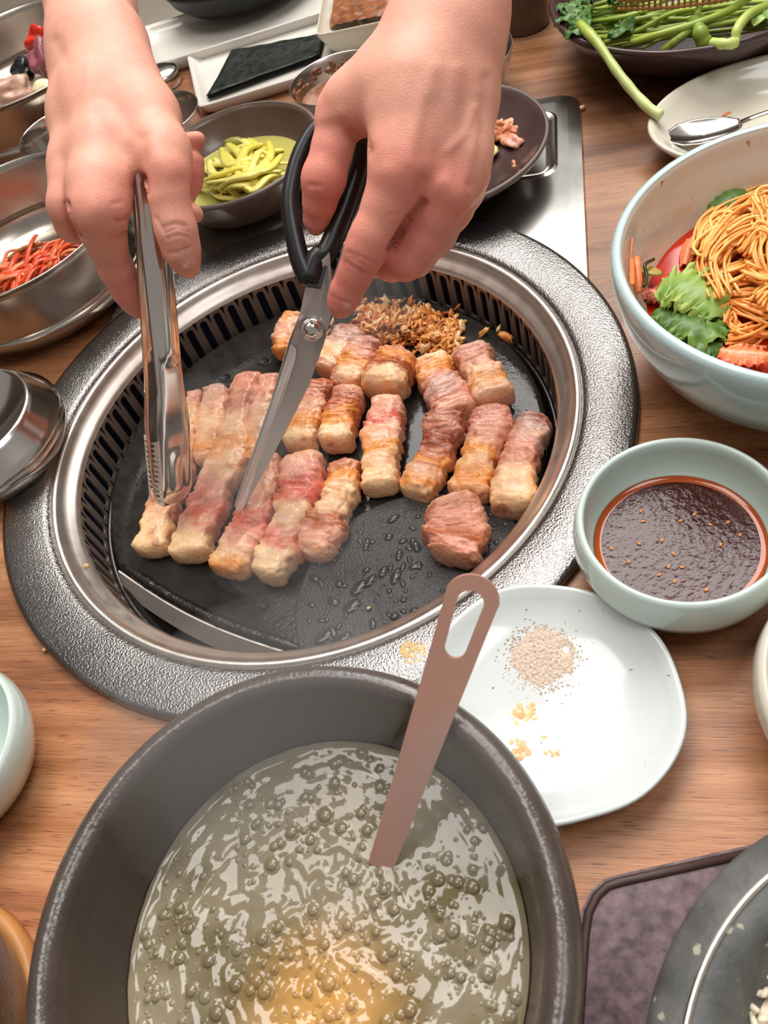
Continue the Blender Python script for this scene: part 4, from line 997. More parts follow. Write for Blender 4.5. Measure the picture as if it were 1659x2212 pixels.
def stick(name, label, cat, p, q, ins, w, h, m_, group=None):
    a, b = onwall(*p, ins), onwall(*q, ins); o = obj(name, G().tube([a+(b-a)*t for t in (0, .02, .3, .6, .98, 1)], [w*.7, w, w*1.03, w, w*.9, w*.6], 8, flat=h/w), m_); return setp(o, label, cat, group)
stick('carrot_stick', 'thick orange carrot stick standing against the noodle bowl wall', 'carrot', (1375, 555), (1381, 632), .003, .0024, .0014, 'carrot')
stick('carrot_stick', 'thin orange carrot sliver poking up the noodle bowl wall', 'carrot', (1366, 515), (1361, 570), .0012, .0006, .0006, 'carrot')
stick('carrot_stick', 'second thick carrot stick pressed behind the first in the noodle bowl', 'carrot', (1365, 560), (1366, 615), .002, .0015, .001, 'carrot')
cu = onwall(1405, 585, .006); cq = thing('cucumber_slice', 'slice of dark skinned cucumber beside the carrot sticks', 'cucumber', cu)
obj('flesh', G().blob(cu, (.006, .008, .0016), 2, .1, None, Matrix.Rotation(.5, 3, 'Z') @ Matrix.Rotation(.3, 3, 'Y')), mat('cucumber_flesh', C(176, 150, 80), .3), cq)
obj('rind', G().tube(spline([onwall(1412, 560, .007), onwall(1393, 572, .006), onwall(1397, 598, .007), onwall(1391, 618, .007)], 14), .0011, 6), mat('cucumber_rind', C(40, 58, 30), .3, bump=.6, bscale=200), cq)
ruffle('vegetable_slice', 'flat pale orange vegetable slice lying in the red broth', [(1478, 575), (1490, 530), (1505, 508)], .0045, [ZN+.002, ZN+.003, ZN+.003], (C(232, 138, 96), C(226, 120, 76)), 3, .15, 'vegetable')
ruffle('crab_stick_shreds', 'pinkish shredded strip beneath the lettuce in the noodle bowl', [(1385, 640), (1410, 632), (1440, 650)], .006, [ZN+.004, ZN+.005, ZN+.005], (C(214, 104, 82), C(224, 140, 110)), 5, .4, 'food', 'kimchi')
ruffle('cabbage_strip', 'red stained cabbage strip near the front rim of the noodle bowl', [(1555, 760), (1610, 765), (1665, 770)], .008, [ZN+.006, ZN+.008, ZN+.008], (C(232, 140, 90), C(214, 90, 60)), 6, .3, 'cabbage', 'kimchi')

# ------------------------------------------------------------------ oval plate with spoon
oc = Vector((.387, .503, 0)); oa = math.radians(-14)
def oval(a, r, z):
    b = a-oa; k = 1/math.sqrt((math.cos(b)/1.16)**2+(math.sin(b)/.88)**2); return k*(1+.008*math.sin(3*a))
op = obj('oval_dish', G().lathe([(0, .004), (.046, .004), (.048, 0), (.052, 0), (.060, .006), (.073, .018), (.0785, .0245), (.0795, .0268), (.0785, .0282), (.076, .0276), (.071, .0225), (.058, .013), (.042, .0085), (0, .0075)], oc.x, oc.y, 0, 96, fn=oval), 'cream')
setp(op, 'cream oval dish holding a metal spoon, behind the noodle bowl', 'dish')
s0, s1 = W(1452, 298, .019), W(1600, 282, .014); sdv = (s1-s0); sdv.z = 0; sdv.normalize(); sn = Vector((-sdv.y, sdv.x, 0))
sp_ = thing('spoon', 'shiny steel spoon lying in the cream oval dish', 'spoon', W(1525, 290, .014))
v = []; f = []; n, m = 18, 14; spm = W(1520, 292, .0145); La, Lb = .0285, .0165
for i in range(n+1):
    for j in range(m):
        q = i/n; a = 2*math.pi*j/m; x = La*q*math.cos(a); y = Lb*q*math.sin(a)*(1-.18*q*math.cos(a)); v.append(spm+sdv*x+sn*y+Vector((0, 0, .0045*q*q)))
for i in range(n):
    for j in range(m): f.append((i*m+j, (i+1)*m+j, (i+1)*m+(j+1) % m, i*m+(j+1) % m))
so = obj('spoon_bowl', G().add(v, f), 'steelmir', sp_); so.modifiers.new('t', 'SOLIDIFY').thickness = .0008
hb = spm+sdv*La+Vector((0, 0, .0045)); obj('spoon_handle', G().tube([hb-sdv*.004, hb+sdv*.01+Vector((0, 0, .003)), hb+sdv*.05+Vector((0, 0, .010)), hb+sdv*.12+Vector((0, 0, .020))], [.0030, .0026, .003, .0046], 10, up=(0, 0, 1), flat=.35), 'steelmir', sp_)
c = W(1570, 246, .0125); setp(obj('orange_scrap', G().blob(c, (.0050, .0018, .0008), 1, .3, None, Matrix.Rotation(.2, 3, 'Z')), 'carrot'), 'tiny orange scrap left in the cream oval dish', 'food')

# ------------------------------------------------------------------ greens bowl
gx, gy = .4173, .6739
gb = obj('greens_bowl', G().lathe([(0, .004), (.05, .004), (.052, 0), (.060, 0), (.080, .010), (.104, .028), (.1185, .0455), (.1215, .0505), (.1205, .0535), (.1175, .0535), (.112, .047), (.095, .027), (.07, .013), (0, .010)], gx, gy, 0, 96), 'plum')
setp(gb, 'dark plum brown shallow bowl heaped with green parsley stems', 'bowl')
S1c, S2c, S3c = C(150, 168, 66), C(106, 132, 50), C(190, 204, 116)
rr = random.Random(31)
SL = 'water parsley stem among many alike in the dark plum bowl'
def stem(px, z, r, c0, c1, label=SL, group='parsley stems in the plum bowl', n=26):
    P = spline([W(x, y, q) for (x, y), q in zip(px, z)], n); c = [lerp3(c0, c1, i/(n-1)) for i in range(n)]
    rr_ = [r*(.9+.2*nz(i*.3, r*9e3)) for i in range(n)]
    return setp(obj('water_parsley', G().tube(P, rr_, 8, c), 'stem'), label, 'greens', group)
for k in range(36):
    y0 = rr.uniform(20, 108); x0 = rr.uniform(1240, 1330); x1 = x0+rr.uniform(190, 420); y1 = y0-rr.uniform(20, 80)
    zb = rr.uniform(.030, .052)
    stem([(x0, y0), ((x0*2+x1)/3, y0*.66+y1*.34+rr.uniform(-8, 12)), ((x0+2*x1)/3, y0*.33+y1*.67+rr.uniform(-10, 8)), (x1, y1)], [zb-.006, zb+.004, zb+.004, zb], rr.uniform(.0013, .0027), lerp3(S2c, S1c, rr.random()), lerp3(S1c, S3c, rr.random()*.6))
stem([(1365, 92), (1440, 70), (1500, 52), (1580, 20), (1640, -20)], [.050, .058, .060, .060, .058], .0034, S1c, S1c, 'longest bright parsley stem lying on top across the plum bowl', None)
stem([(1505, 35), (1515, 5), (1535, -25)], [.058, .060, .062], .0030, S1c, S3c)
stem([(1590, 95), (1592, 65), (1620, 30), (1670, 10)], [.050, .058, .060, .056], .0042, S3c, S1c, 'curled parsley stem bending upward near the edge of frame in the plum bowl', None)
stem([(1540, 93), (1570, 95), (1590, 92)], [.052, .056, .054], .0046, S3c, S3c, 'short cut parsley stub with pale end in the plum bowl', None)
stem([(1432, 110), (1465, 85), (1490, 66)], [.046, .054, .056], .0038, S1c, S2c)
stem([(1500, 48), (1512, 70), (1525, 100)], [.056, .056, .046], .0066, S2c, S1c, 'thick folded parsley stalk hanging over the front of the plum bowl', None)
st_ = stem([(1252, 52), (1290, 92), (1330, 150), (1365, 195), (1400, 232), (1428, 250)], [.058, .056, .048, .040, .034, .0305], .0044, S1c, C(214, 224, 158), 'pale parsley stalk hanging out of the plum bowl onto the cream oval dish', None, 34)
for k in range(12):
    x, y = rr.uniform(1195, 1330), rr.uniform(2, 70)
    if k > 8: x, y = rr.uniform(1600, 1659), rr.uniform(0, 50)
    ruffle('parsley_sprig', 'small dark parsley leaf at the side of the plum bowl', [(x, y), (x+rr.uniform(10, 26), y+rr.uniform(-28, 6)), (x+rr.uniform(30, 55), y+rr.uniform(-50, 0))], rr.uniform(.005, .010), [.046, .056, .054], (DG, C(74, 118, 60)) if k <= 8 else (LG, YG), k, .7, 'greens')['group'] = 'parsley leaves in the plum bowl'
# woven basket resting over the greens
bc = W(1500, -30, .075); bk = thing('bamboo_basket', 'woven bamboo basket edge over the greens at the top of frame', 'basket', bc)
be = math.radians(-24); bu = Vector((math.cos(be), math.sin(be), 0)); bv = Vector((-bu.y, bu.x, 0))
b0, b1 = W(1335, 24, .062), W(1620, -6, .062)
bd = (b1-b0).normalized(); bp = Vector((-bd.y, bd.x, 0)); Lb_ = (b1-b0).length
for z in (.0635, .0705): obj('rim_slat', G().tube([b0+bd*(Lb_*t)+bp*(.0)+Vector((0, 0, z-.062)) - bp*(.006*math.sin(math.pi*t)) for t in [i/12 for i in range(13)]], .0014, 6), 'bamboo', bk)
for i in range(22):
    t = (i+.5)/22; a = b0+bd*(Lb_*t)-bp*(.006*math.sin(math.pi*t)); obj('stave', G().tube([a+Vector((0, 0, .0)), a+Vector((0, 0, .005)), a+bp*.001+Vector((0, 0, .010))], .0011, 5), 'bamboo', bk)
obj('basket_wall', G().tube([b0+bd*(Lb_*t)+bp*.001-bp*(.006*math.sin(math.pi*t))+Vector((0, 0, .0165)) for t in [i/12 for i in range(13)]], .0062, 8, flat=.5), 'bamboo', bk)

# ------------------------------------------------------------------ dark dish with scraps, on the panel
dx_, dy_ = .1553, .6146
dd = obj('scrap_dish', G().lathe([(0, .008), (.045, .008), (.047, .0042), (.052, .0042), (.062, .010), (.080, .022), (.0895, .0305), (.0912, .0335), (.0902, .0355), (.0882, .0352), (.084, .0315), (.068, .019), (.045, .0135), (0, .0125)], dx_, dy_, 0, 96), 'plum')
setp(dd, 'dark plum dish with meat scraps, half hidden behind the hand with the scissors', 'dish')
obj('worn_rim', G().lathe([(.0909, .0331), (.0914, .0338), (.0904, .0358), (.0884, .0355)], dx_, dy_, 0, 96), 'brownrim', dd)
rr = random.Random(17)
for k, (a, b, s, c) in enumerate(((1107, 300, 1.05, C(214, 146, 122)), (1080, 268, .95, C(190, 116, 70)), (1074, 292, .95, C(178, 100, 50)), (1101, 266, .85, C(220, 156, 116)), (1121, 276, .8, C(188, 106, 64)), (1080, 230, .5, C(206, 140, 96)), (1112, 348, .5, C(206, 140, 96)), (1090, 282, .8, C(164, 86, 42)), (1092, 256, .7, C(214, 150, 110)))):
    p = W(a, b, .020); p.z = .015+.0035*s; o = obj('meat_scrap', G().blob(p, (.0105*s, .0062*s, .0045*s), 3, .55, c, Matrix.Rotation(rr.uniform(.6, 1.4) if k in (5, 6) else rr.uniform(0, 3), 3, 'Z'), k), 'crisp')
    setp(o, ('largest pink meat scrap in the dark plum dish', 'thin brown meat sliver at the far side of the plum dish', 'thin brown meat sliver at the near side of the plum dish')[{0: 0, 5: 1, 6: 2}[k]] if k in (0, 5, 6) else 'small browned meat scrap in the middle of the dark plum dish', 'meat', 'meat scraps in the plum dish')
p = W(1058, 328, .018); setp(obj('garlic_slice', G().blob(p, (.011, .007, .0022), 2, .2, C(226, 206, 142), Matrix.Rotation(1.0, 3, 'Z'), 4), 'crisp'), 'yellowish garlic slice in the plum dish beside the hand', 'garlic')

# ------------------------------------------------------------------ yellow radish bowl
yx, yy = -.0038, .7085
yb = obj('radish_bowl', G().lathe([(0, .004), (.036, .004), (.038, 0), (.044, 0), (.060, .012), (.073, .029), (.0785, .0425), (.0800, .0448), (.0792, .0468), (.0770, .0468), (.0745, .043), (.067, .028), (.05, .015), (0, .011)], yx, yy, 0, 96), 'brownbowl')
setp(yb, 'dark brown round bowl of yellow pickled radish between the hands', 'bowl')
obj('worn_rim', G().lathe([(.0795, .0440), (.0804, .0450), (.0795, .0472), (.0771, .0471)], yx, yy, 0, 96), 'brownrim', yb)
ZY = .0235; lq = obj('pickle_liquid', G().lathe([(.0625, 0), (.03, 0), (0, 0)], yx, yy, ZY, 48), 'pickle'); setp(lq, 'cloudy yellow pickling liquid under the radish strips', 'liquid')
rr = random.Random(12); Y1, Y2 = C(238, 222, 92), C(246, 236, 136)
for k in range(48):
    a = rr.uniform(0, 2*math.pi); q = rr.random()**.7; x = 532+q*78*math.cos(a); y = 372+q*50*math.sin(a)-.18*q*78*math.cos(a)
    th = rr.choice([rr.uniform(-1.1, -.3), rr.uniform(.6, 1.5), rr.uniform(-.4, .1)]); l = rr.uniform(45, 92)*(1-.35*q); h0 = ZY+.004+.020*(1-q*q)*rr.uniform(.45, 1); k1, k2 = rr.uniform(-24, 24), rr.uniform(-24, 24)
    ca, sa = math.cos(th), math.sin(th)*.7
    pts = [(x-l*ca, y-l*sa), (x-l*.45*ca-k1*sa, y-l*.45*sa+k1*ca), (x+l*.35*ca-k2*sa, y+l*.35*sa+k2*ca), (x+l*ca, y+l*sa)]
    pts = [(min(645, max(418, a_)), min(450, max(300, b_))) for a_, b_ in pts]
    P = spline([W(*p, max(ZY+.001, h0-(.009 if i in (0, 3) else 0))) for i, p in enumerate(pts)], 20); w_ = rr.uniform(.0032, .0052)
    o = obj('radish_strip', G().tube(P, [w_*(.55+.45*math.sin(math.pi*min(1, (i+2)/9 if i < 8 else (21-i)/9 if i > 12 else 1)/2)) for i in range(20)], 8, lerp3(Y1, Y2, rr.random()), up=(.2, .1, 1), flat=.5), 'radish')
    setp(o, 'strip of yellow pickled radish among many alike in the brown bowl', 'pickle', 'radish strips in the brown bowl')
setp(obj('pickle_slice', G().blob(W(505, 305, .033), (.011, .005, .003), 2, .2, C(150, 150, 70), Matrix.Rotation(-.5, 3, 'Z')), 'radish'), 'dull green pickle slice behind the yellow radish', 'pickle')

# ------------------------------------------------------------------ small steel bowls
def steel_bowl(name, label, cx_, cy_, r, h, z0=0.0, foot=.6, straight=False, th=.0012, m_='steelbowl', cat='bowl'):
    if straight: pr_ = [(0, 0), (r*.70, 0), (r*.84, h*.04), (r*.93, h*.14), (r*.975, h*.27), (r*.982, h*.31), (r*.975, h*.335), (r*.955, h*.34), (r*.962, h*.40), (r*.98, h*.9), (r*.99, h*.985)]
    else: pr_ = [(0, 0), (r*foot, 0), (r*(foot+.12), h*.06), (r*.86, h*.38), (r*.95, h*.70), (r*.985, h*.97)]
    rim = [(r*1.0, h*.985), (r*1.008, h*1.0), (r*1.0, h*1.012), (r*.98, h*1.0)]
    inn_ = [(q[0]-th, q[1]+(th if i < 2 else 0)) for i, q in enumerate(pr_[::-1])]
    inn_ = [(max(0, a), max(th, b)) for a, b in inn_[1:]]
    return setp(obj(name, G().lathe(pr_+rim+inn_, cx_, cy_, z0, 96), m_), label, cat)
steel_bowl('sauce_cup', 'small steel bowl of brown sauce half hidden by the scissors hand', .1150, .7775, .0474, .040)
setp(obj('brown_sauce', G().lathe([(.0432, .002), (.038, .0), (0, 0.001)], .1150, .7775, .021, 48), 'ssam'), 'thick brown sauce smeared inside the small steel bowl', 'sauce')
g = G(); rr = random.Random(2)
for k in range(70):
    a = rr.uniform(1.2, 4.4); zz = rr.uniform(0, .012); r = .0428+zz*.11; g.blob((.1150+r*math.cos(a), .7775+r*math.sin(a), .022+zz), (.0006, rr.uniform(.002, .0065), rr.uniform(.0015, .004)), 2, .5, None, Matrix.Rotation(a, 3, 'Z'), k)
setp(obj('sauce_smears', g, 'ssam'), 'dried sauce streaks up the wall of the small steel bowl', 'sauce', kind='stuff')
steel_bowl('steel_cup', 'steel bowl rim showing past the wrist above the scissors', .2128, .7358, .0577, .040)
steel_bowl('steel_cup', 'steel bowl between the tongs hand and the seaweed plate', -.0622, .8468, .046, .040)
setp(obj('garlic_clove', G().blob(W(400, 238, .012), (.012, .009, .007), 2, .2, C(214, 176, 146), None, 3), 'crisp'), 'pale garlic clove in the steel bowl beside the tongs hand', 'garlic')
kx, ky, kr, kh = -.2056, .6974, .1058, .070
steel_bowl('kimchi_bowl', 'wide brushed steel bowl of red shredded radish beside the tongs hand', kx, ky, kr, kh, straight=True)
rr = random.Random(19); K1, K2, K3 = C(222, 86, 44), C(236, 136, 84), C(190, 50, 30)
for k in range(95):
    x = rr.gauss(115, 42) if k < 62 else rr.gauss(35, 34); y = 592-(x-40)*.42+rr.gauss(0, 17)
    if x < -20 or x > 185: continue
    zq = .016+.018*rr.random(); p = W(x, y, zq)
    if math.hypot(p.x-kx, p.y-ky) > kr-.020: continue
    th = rr.uniform(-.3, 1.6); d = Vector((math.cos(th), math.sin(th), 0))*rr.uniform(.010, .024); e = Vector((-d.y, d.x, 0))*rr.uniform(-.4, .4)
    o = obj('radish_shred', G().tube(spline([p-d, p+e+Vector((0, 0, .006)), p+d], 10), rr.uniform(.0013, .0036), 7, lerp3(rr.choice([K1, K2, K1]), K3, rr.random()*.6), up=(0, 0, 1), flat=.6), 'kimchi')
    setp(o, 'shred of red seasoned radish among many alike in the wide steel bowl', 'kimchi', 'red radish shreds in the steel bowl')
o = obj('radish_shred', G().tube(spline([W(20, 560, .026), W(45, 540, .030), W(90, 525, .032)], 12), .0022, 7, C(168, 104, 52)), 'kimchi'); setp(o, 'brown stalk apart from the red shreds in the wide steel bowl', 'kimchi')
for (a, b, t_) in ((15, 602, 'lower white onion piece at the frame edge of the wide steel bowl'), (62, 538, 'white onion piece lying apart on the bare floor of the wide steel bowl')): setp(obj('onion_piece', G().blob(W(a, b, .026), (.009, .006, .003), 2, .3, C(232, 214, 196), None, a), 'crisp'), t_, 'onion')
# the large far bowl with cold meats
steel_bowl('salad_bowl', 'big steel bowl with sliced meats at the top corner behind the wrist', -.1926, 1.062, .1347, .070, straight=True)
def lump(name, label, cat, px, z, rad, c, m_='meatb', rz=0, jit=.35, seed=0): return setp(obj(name, G().blob(W(*px, z), rad, 4, jit, c, Matrix.Rotation(rz, 3, 'Z'), seed), m_), label, cat)
lump('red_pepper_piece', 'bright red piece highest in the big steel bowl', 'food', (92, 95), .052, (.016, .012, .018), C(196, 44, 28), seed=1)
lump('blood_sausage', 'purplish red meat lump beside the wrist in the big steel bowl', 'meat', (104, 140), .050, (.018, .020, .022), C(140, 76, 84), seed=2)
lump('black_seaweed', 'clump of black seaweed in the big steel bowl', 'food', (55, 150), .046, (.014, .012, .010), C(34, 36, 38), jit=.6, seed=3)
lump('brown_meat', 'folded brownish meat slice at the near wall of the big steel bowl', 'meat', (22, 195), .052, (.026, .016, .012), C(190, 150, 128), rz=-.4, seed=4)
lump('egg_piece', 'pale yellow egg piece against the near wall of the big steel bowl', 'egg', (95, 190), .054, (.014, .010, .008), C(232, 220, 176), 'crisp', rz=-.4, jit=.15, seed=5)
steel_bowl('water_cup', 'steel cup peeking out between the two large steel bowls', -.1538, .8756, .0469, .050, m_='steelmir', cat='cup')
# lidded rice bowl
lx, ly = -.2550, .4960
rbw = thing('rice_bowl', 'shiny lidded steel rice bowl at the edge of frame beside the grill', 'bowl', (lx, ly, 0))
obj('bowl_body', G().lathe([(0, .001), (.040, .001), (.048, .003), (.0575, .010), (.0635, .020), (.0645, .0245), (.063, .0265)], lx, ly, 0, 96), 'steelmir', rbw)
obj('lid', G().lathe([(.0630, .0262), (.0640, .0275), (.0632, .030), (.0588, .034), (.0525, .044), (.0500, .0465), (.0485, .0478), (.0475, .0474), (.0460, .0455), (.020, .044), (0, .044)], lx, ly, 0, 96), 'steelmir', rbw)
# ------------------------------------------------------------------ white plates and seaweed
def rect_dish(name, label, corners, z0, h, lipw, m_, cat='plate', flare=0.0):
    c = [Vector((p[0], p[1], 0)) for p in corners]; ctr = sum(c, Vector())/4
    a2 = sum(c[i-1].x*c[i].y-c[i].x*c[i-1].y for i in range(4))
    if a2 < 0: c = c[::-1]
    def ringp(k, ins):
        o = []
        q = []
        for p in c:
            d = (p-ctr); L_ = d.length; q.append(ctr+d*(1-ins/L_*1.35)*k)
        for i in range(4):
            p0, p1, p2 = q[i-1], q[i], q[(i+1) % 4]; r = .010
            A, B = p1+(p0-p1).normalized()*r, p1+(p2-p1).normalized()*r
            for t in (0, .25, .5, .75, 1): o.append(A*(1-t)**2+p1*2*t*(1-t)+B*t*t)
        return o
    lev = [(1, .008+flare, 0), (1, .003+flare*.6, h*.35), (1, 0, h*.92), (1, .0008, h), (1, lipw*.5, h), (1, lipw, h*.8), (1, lipw+.004+flare, h*.42), (1, lipw+.012+flare, h*.36)]
    v = []; f = []; m = 20
    for k, ins, z in lev: v += [(p.x, p.y, z0+z) for p in ringp(k, ins)]
    for l in range(len(lev)-1):
        for i in range(m): f.append((l*m+i, l*m+(i+1) % m, (l+1)*m+(i+1) % m, (l+1)*m+i))
    f.append(tuple((len(lev)-1)*m+i for i in range(m))); f.append(tuple(range(m))[::-1])
    return setp(obj(name, G().add(v, f), m_, angle=60), label, cat)
def WW(px, z): p = W(*px, z); return (p.x, p.y)
p_nl, p_fl = Vector(WW((428, 232), .014)), Vector(WW((402, 116), .014)); gdir = (Vector(WW((690, 152), .014))-p_nl).normalized()
rect_dish('seaweed_plate', 'long white speckled plate holding dark seaweed sheets', [p_nl, p_nl+gdir*.20, p_fl+gdir*.20, p_fl], 0, .014, .006, 'speckle')
q_nl, q_fl = Vector(WW((318, 146), .016)), Vector(WW((296, 62), .016))
rect_dish('serving_plate', 'empty white speckled plate behind the seaweed plate, under the black bowl', [q_nl, q_nl+gdir*.24, q_fl+gdir*.24, q_fl], 0, .016, .007, 'speckle')
nori = []
c4 = [W(445, 208, .012), W(688, 118, .012), W(700, 72, .012), W(500, 108, .012)]
for k in range(3):
    o_ = [p+gdir.to_3d()*(.0022*nz(k, 3))+Vector((.002*nz(k, 5), .002*nz(k, 7), 0)) for p in c4]
    n, m = 24, 10; v = []
    for i in range(n+1):
        for j in range(m+1):
            a, b = i/n, j/m; p = (o_[0]*(1-a)+o_[1]*a)*(1-b)+(o_[3]*(1-a)+o_[2]*a)*b
            v.append((p.x, p.y, .0075+.0018*k+.0012*nz(p.x*60, p.y*60, k)+.0012*abs(b-.5)*2))
    f = [(i*(m+1)+j, (i+1)*(m+1)+j, (i+1)*(m+1)+j+1, i*(m+1)+j+1) for i in range(n) for j in range(m)]
    o = obj('seaweed_sheet', G().add(v, f), 'nori'); o.modifiers.new('t', 'SOLIDIFY').thickness = .0004
    setp(o, ('lowest seaweed sheet of the stack, touching the long white plate', 'middle seaweed sheet of the stack on the long white plate', 'topmost seaweed sheet of the stack with a glossy corner')[k], 'seaweed', 'seaweed sheets on the plate')
bc_ = W(545, 0, .055)
setp(obj('black_bowl', G().lathe([(0, 0), (.060, 0), (.078, .006), (.092, .018), (.098, .030), (.101, .034), (.101, .038), (.097, .042), (.085, .052), (0, .056)], W(522, -52, .03).x, W(522, -52, .03).y, .012, 96), 'black'), 'matte black rounded bowl upside down on the empty white plate', 'bowl')
d0 = [WW((680, 78), .034), WW((868, 38), .034), WW((880, -30), .034), WW((700, -28), .034)]
rect_dish('paste_dish', 'square white dish of brown soybean paste behind the scissors wrist', d0, 0, .034, .004, 'cream', 'dish', flare=.010)
pp = [WW((714, 66), .02), WW((850, 40), .02), WW((865, -20), .02), WW((728, -18), .02)]
g = G(); n = 20; v = []
for i in range(n+1):
    for j in range(n+1):
        a, b = i/n, j/n; x = (pp[0][0]*(1-a)+pp[1][0]*a)*(1-b)+(pp[3][0]*(1-a)+pp[2][0]*a)*b; y = (pp[0][1]*(1-a)+pp[1][1]*a)*(1-b)+(pp[3][1]*(1-a)+pp[2][1]*a)*b
        v.append((x, y, .025+.003*nz(x*120, y*120)))
setp(obj('soybean_paste', G().add(v, [(i*(n+1)+j, (i+1)*(n+1)+j, (i+1)*(n+1)+j+1, i*(n+1)+j+1) for i in range(n) for j in range(n)]), 'paste'), 'coarse brown soybean paste in the square white dish', 'sauce')
cc_ = W(1140, 70, 0); setp(obj('dark_cup', G().lathe([(0, 0), (.024, 0), (.0255, .002), (.030, .085), (.0292, .086), (.0285, .085), (.0245, .004), (0, .003)], .318, .815, 0, 64), 'brownbowl'), 'tall dark brown cup behind the scissors wrist near the greens', 'cup')
sl_ = W(352, 172, .02); setp(obj('sauce_jar', G().lathe([(.022, 0), (.024, .001), (.024, .012), (.022, .016), (.012, .019), (0, .0195)], W(345, 165, .01).x, W(345, 165, .01).y, 0, 48), 'steelmir'), 'small shiny steel topped jar beside the tongs wrist', 'jar')

# ------------------------------------------------------------------ items cut by the frame
bowl_prof = lambda r, h: [(0, h*.06), (r*.5, h*.06), (r*.52, 0), (r*.60, 0), (r*.66, h*.06), (r*.88, h*.28), (r*1.0, h*.55), (r*1.04, h*.75), (r*1.02, h*.93), (r*.99, h), (r*.965, h), (r*.95, h*.95), (r*.93, h*.7), (r*.8, h*.35), (r*.5, h*.17), (0, h*.15)]
setp(obj('rice_dish', G().lathe(bowl_prof(.0500, .045), -.2745, .2432, 0, 72), 'celadon'), 'pale celadon bowl cut off by the edge beside the stew pot', 'bowl')
setp(obj('side_dish', G().lathe(bowl_prof(.0660, .042), .1835, .0811, 0, 72), 'cream'), 'cream bowl just entering the frame below the dipping sauce', 'bowl')
tv = [(.096, .0545), (.034, .0640), (.028, .0645), (.022, .0625), (.016, .058), (.011, .051), (-.006, .022), (-.03, -.03), (-.04, -.10), (.02, -.17), (.16, -.18), (.24, -.12), (.25, .0), (.22, .03)]
tr = thing('trivet', 'dark plum brown lacquered wooden trivet under the hot stone bowl', 'trivet', (.1, -.06, 0))
obj('board', G().prism(tv[::-1], 0, .0130, bev=.003), 'trivet', tr, angle=60)
tin = [(Vector((.1, -.06))+(Vector(p)-Vector((.1, -.06)))*1.0) for p in tv]
obj('raised_edge', G().tube([(p.x, p.y, .0125) for p in tin]+[(tin[0].x, tin[0].y, .0125)], .0022, 8), 'trivetedge', tr)
stx, sty = .1022, -.0570
stb = thing('stone_bowl', 'grey granite hot pot with a steel ring, holding rice, at the bottom corner', 'bowl', (stx, sty, .013))
obj('stone_body', G().lathe([(0, .013), (.074, .013), (.088, .017), (.104, .034), (.1105, .050), (.1105, .059), (.108, .0645), (.1005, .0690), (.097, .0700), (.0905, .0690), (.0865, .066), (.080, .052), (.06, .035), (0, .03)], stx, sty, 0, 128), 'stone', stb)
obj('steel_ring', G().lathe([(.0993, .0690), (.0999, .0712), (.0990, .0722), (.0978, .0716), (.0972, .0695)], stx, sty, 0, 128), 'lip', stb)
g = G(); rr = random.Random(23)
for k in range(900):
    a = rr.uniform(0, 6.3); q = .082*math.sqrt(rr.random()); x, y = stx+q*math.cos(a), sty+q*math.sin(a)
    if y < -.06 and rr.random() < .8: continue
    g.blob((x, y, .050+.012*(1-(q/.082)**2)+.003*rr.random()), (.0034, .0014, .0013), 1, .15, None, Matrix.Rotation(rr.uniform(0, 6.3), 3, 'Z') @ Matrix.Rotation(rr.uniform(-.6, .6), 3, 'Y'), k)
g.lathe([(.0825, .048), (.06, .056), (.03, .061), (0, .062)], stx, sty, 0, 48)
setp(obj('cooked_rice', g, 'rice'), 'pale cooked rice in the grey granite hot pot', 'rice', kind='stuff')
tx, ty = -.3069, .1113
trb = thing('wooden_tray', 'round light wood tray cut off at the bottom corner beside the stew pot', 'tray', (tx, ty, 0))
obj('tray_board', G().lathe([(0, 0), (.068, 0), (.0705, .002), (.0705, .010), (.068, .0125), (.064, .0115), (.060, .009), (0, .009)], tx, ty, 0, 96), 'traywood', trb)
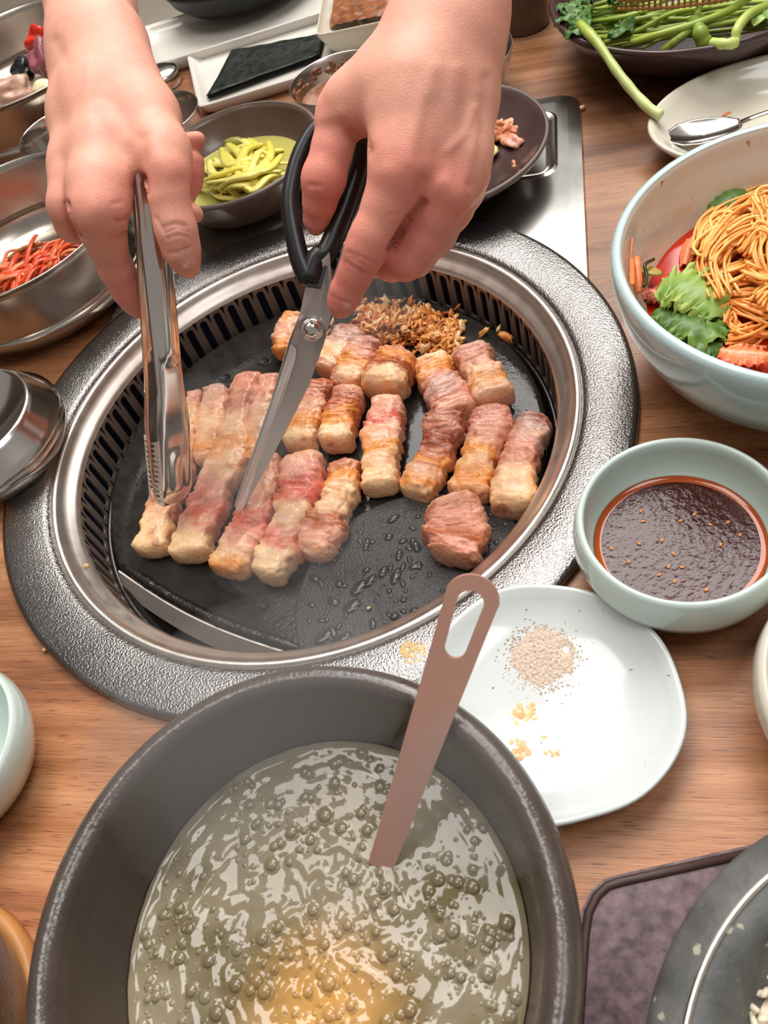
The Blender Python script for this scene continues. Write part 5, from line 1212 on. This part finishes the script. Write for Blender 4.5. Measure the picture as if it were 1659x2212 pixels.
bx = W(-50, 2170, .06); setp(obj('black_pot', G().lathe([(0, .0), (.040, .0), (.050, .006), (.0585, .03), (.0610, .052), (.0600, .056), (.057, .0565), (.0545, .053), (.05, .03), (0, .012)], W(-292, 2250, .055).x, W(-292, 2250, .055).y, .0095, 72), 'pot'), 'black earthenware pot on the round light wood tray', 'pot')

# ------------------------------------------------------------------ small leavings
g = G(); rr = random.Random(41)
for k in range(120):
    a = rr.uniform(0, 6.3); q = math.sqrt(rr.random()); x, y = 893+27*q*math.cos(a), 1410+25*q*math.sin(a); g.dome(W(x, y, .0062), rr.uniform(.0006, .0014), .0008, 7, 2)
setp(obj('garlic_spill', g, 'crumb'), 'spilled spot of minced garlic on the grill ring beside the salt plate', 'food', kind='stuff')
for (a, b, z, s, lab) in ((185, 1224, .004, 1.3, 'pale crumb on the grill lip near the cut edge of the plate'), (97, 1402, .001, 1.0, 'tiny crumb on the wood just outside the grill ring'), (1258, 232, .0008, 1.4, 'pale crumb on the wood beside the steel panel'), (796, 1313, ZD+.001, .8, 'tiny pale crumb on the wet stone disc'), (1004, 945, ZP+.003, 2.0, 'small golden meat crumb between two strips')):
    setp(obj('crumb', G().blob(W(a, b, z+.0012*s), (.0020*s, .0014*s, .0011*s), 2, .35, None, None, a), 'crumb'), lab, 'crumb')

# ------------------------------------------------------------------ steam rising from the grill and the stew
vm = bpy.data.materials.new('steam'); vm.use_nodes = True; vt = vm.node_tree; vt.nodes.remove(vt.nodes['Principled BSDF'])
vs = vt.nodes.new('ShaderNodeVolumeScatter'); vs.inputs['Color'].default_value = (1, .98, .96, 1); vs.inputs['Density'].default_value = 3.6; vs.inputs['Anisotropy'].default_value = .2
vt.links.new(vs.outputs[0], vt.nodes['Material Output'].inputs['Volume'])
g = G()
for (x, y, z, rx, ry, rz_, a) in ((520, 1020, .030, .055, .035, .055, .5), (640, 1190, .012, .050, .026, .040, 0), (440, 950, .030, .040, .03, .05, .3), (800, 660, .015, .045, .025, .035, .4), (560, 1560, .125, .07, .04, .05, .3), (1010, 1720, .110, .035, .03, .04, 0)):
    g.blob(W(x, y, z), (rx, ry, rz_), 3, .22, None, Matrix.Rotation(a, 3, 'Z'), x)
setp(obj('steam', g, vm), 'thin veil of steam drifting over the pork and the stew pot', 'steam', kind='stuff')
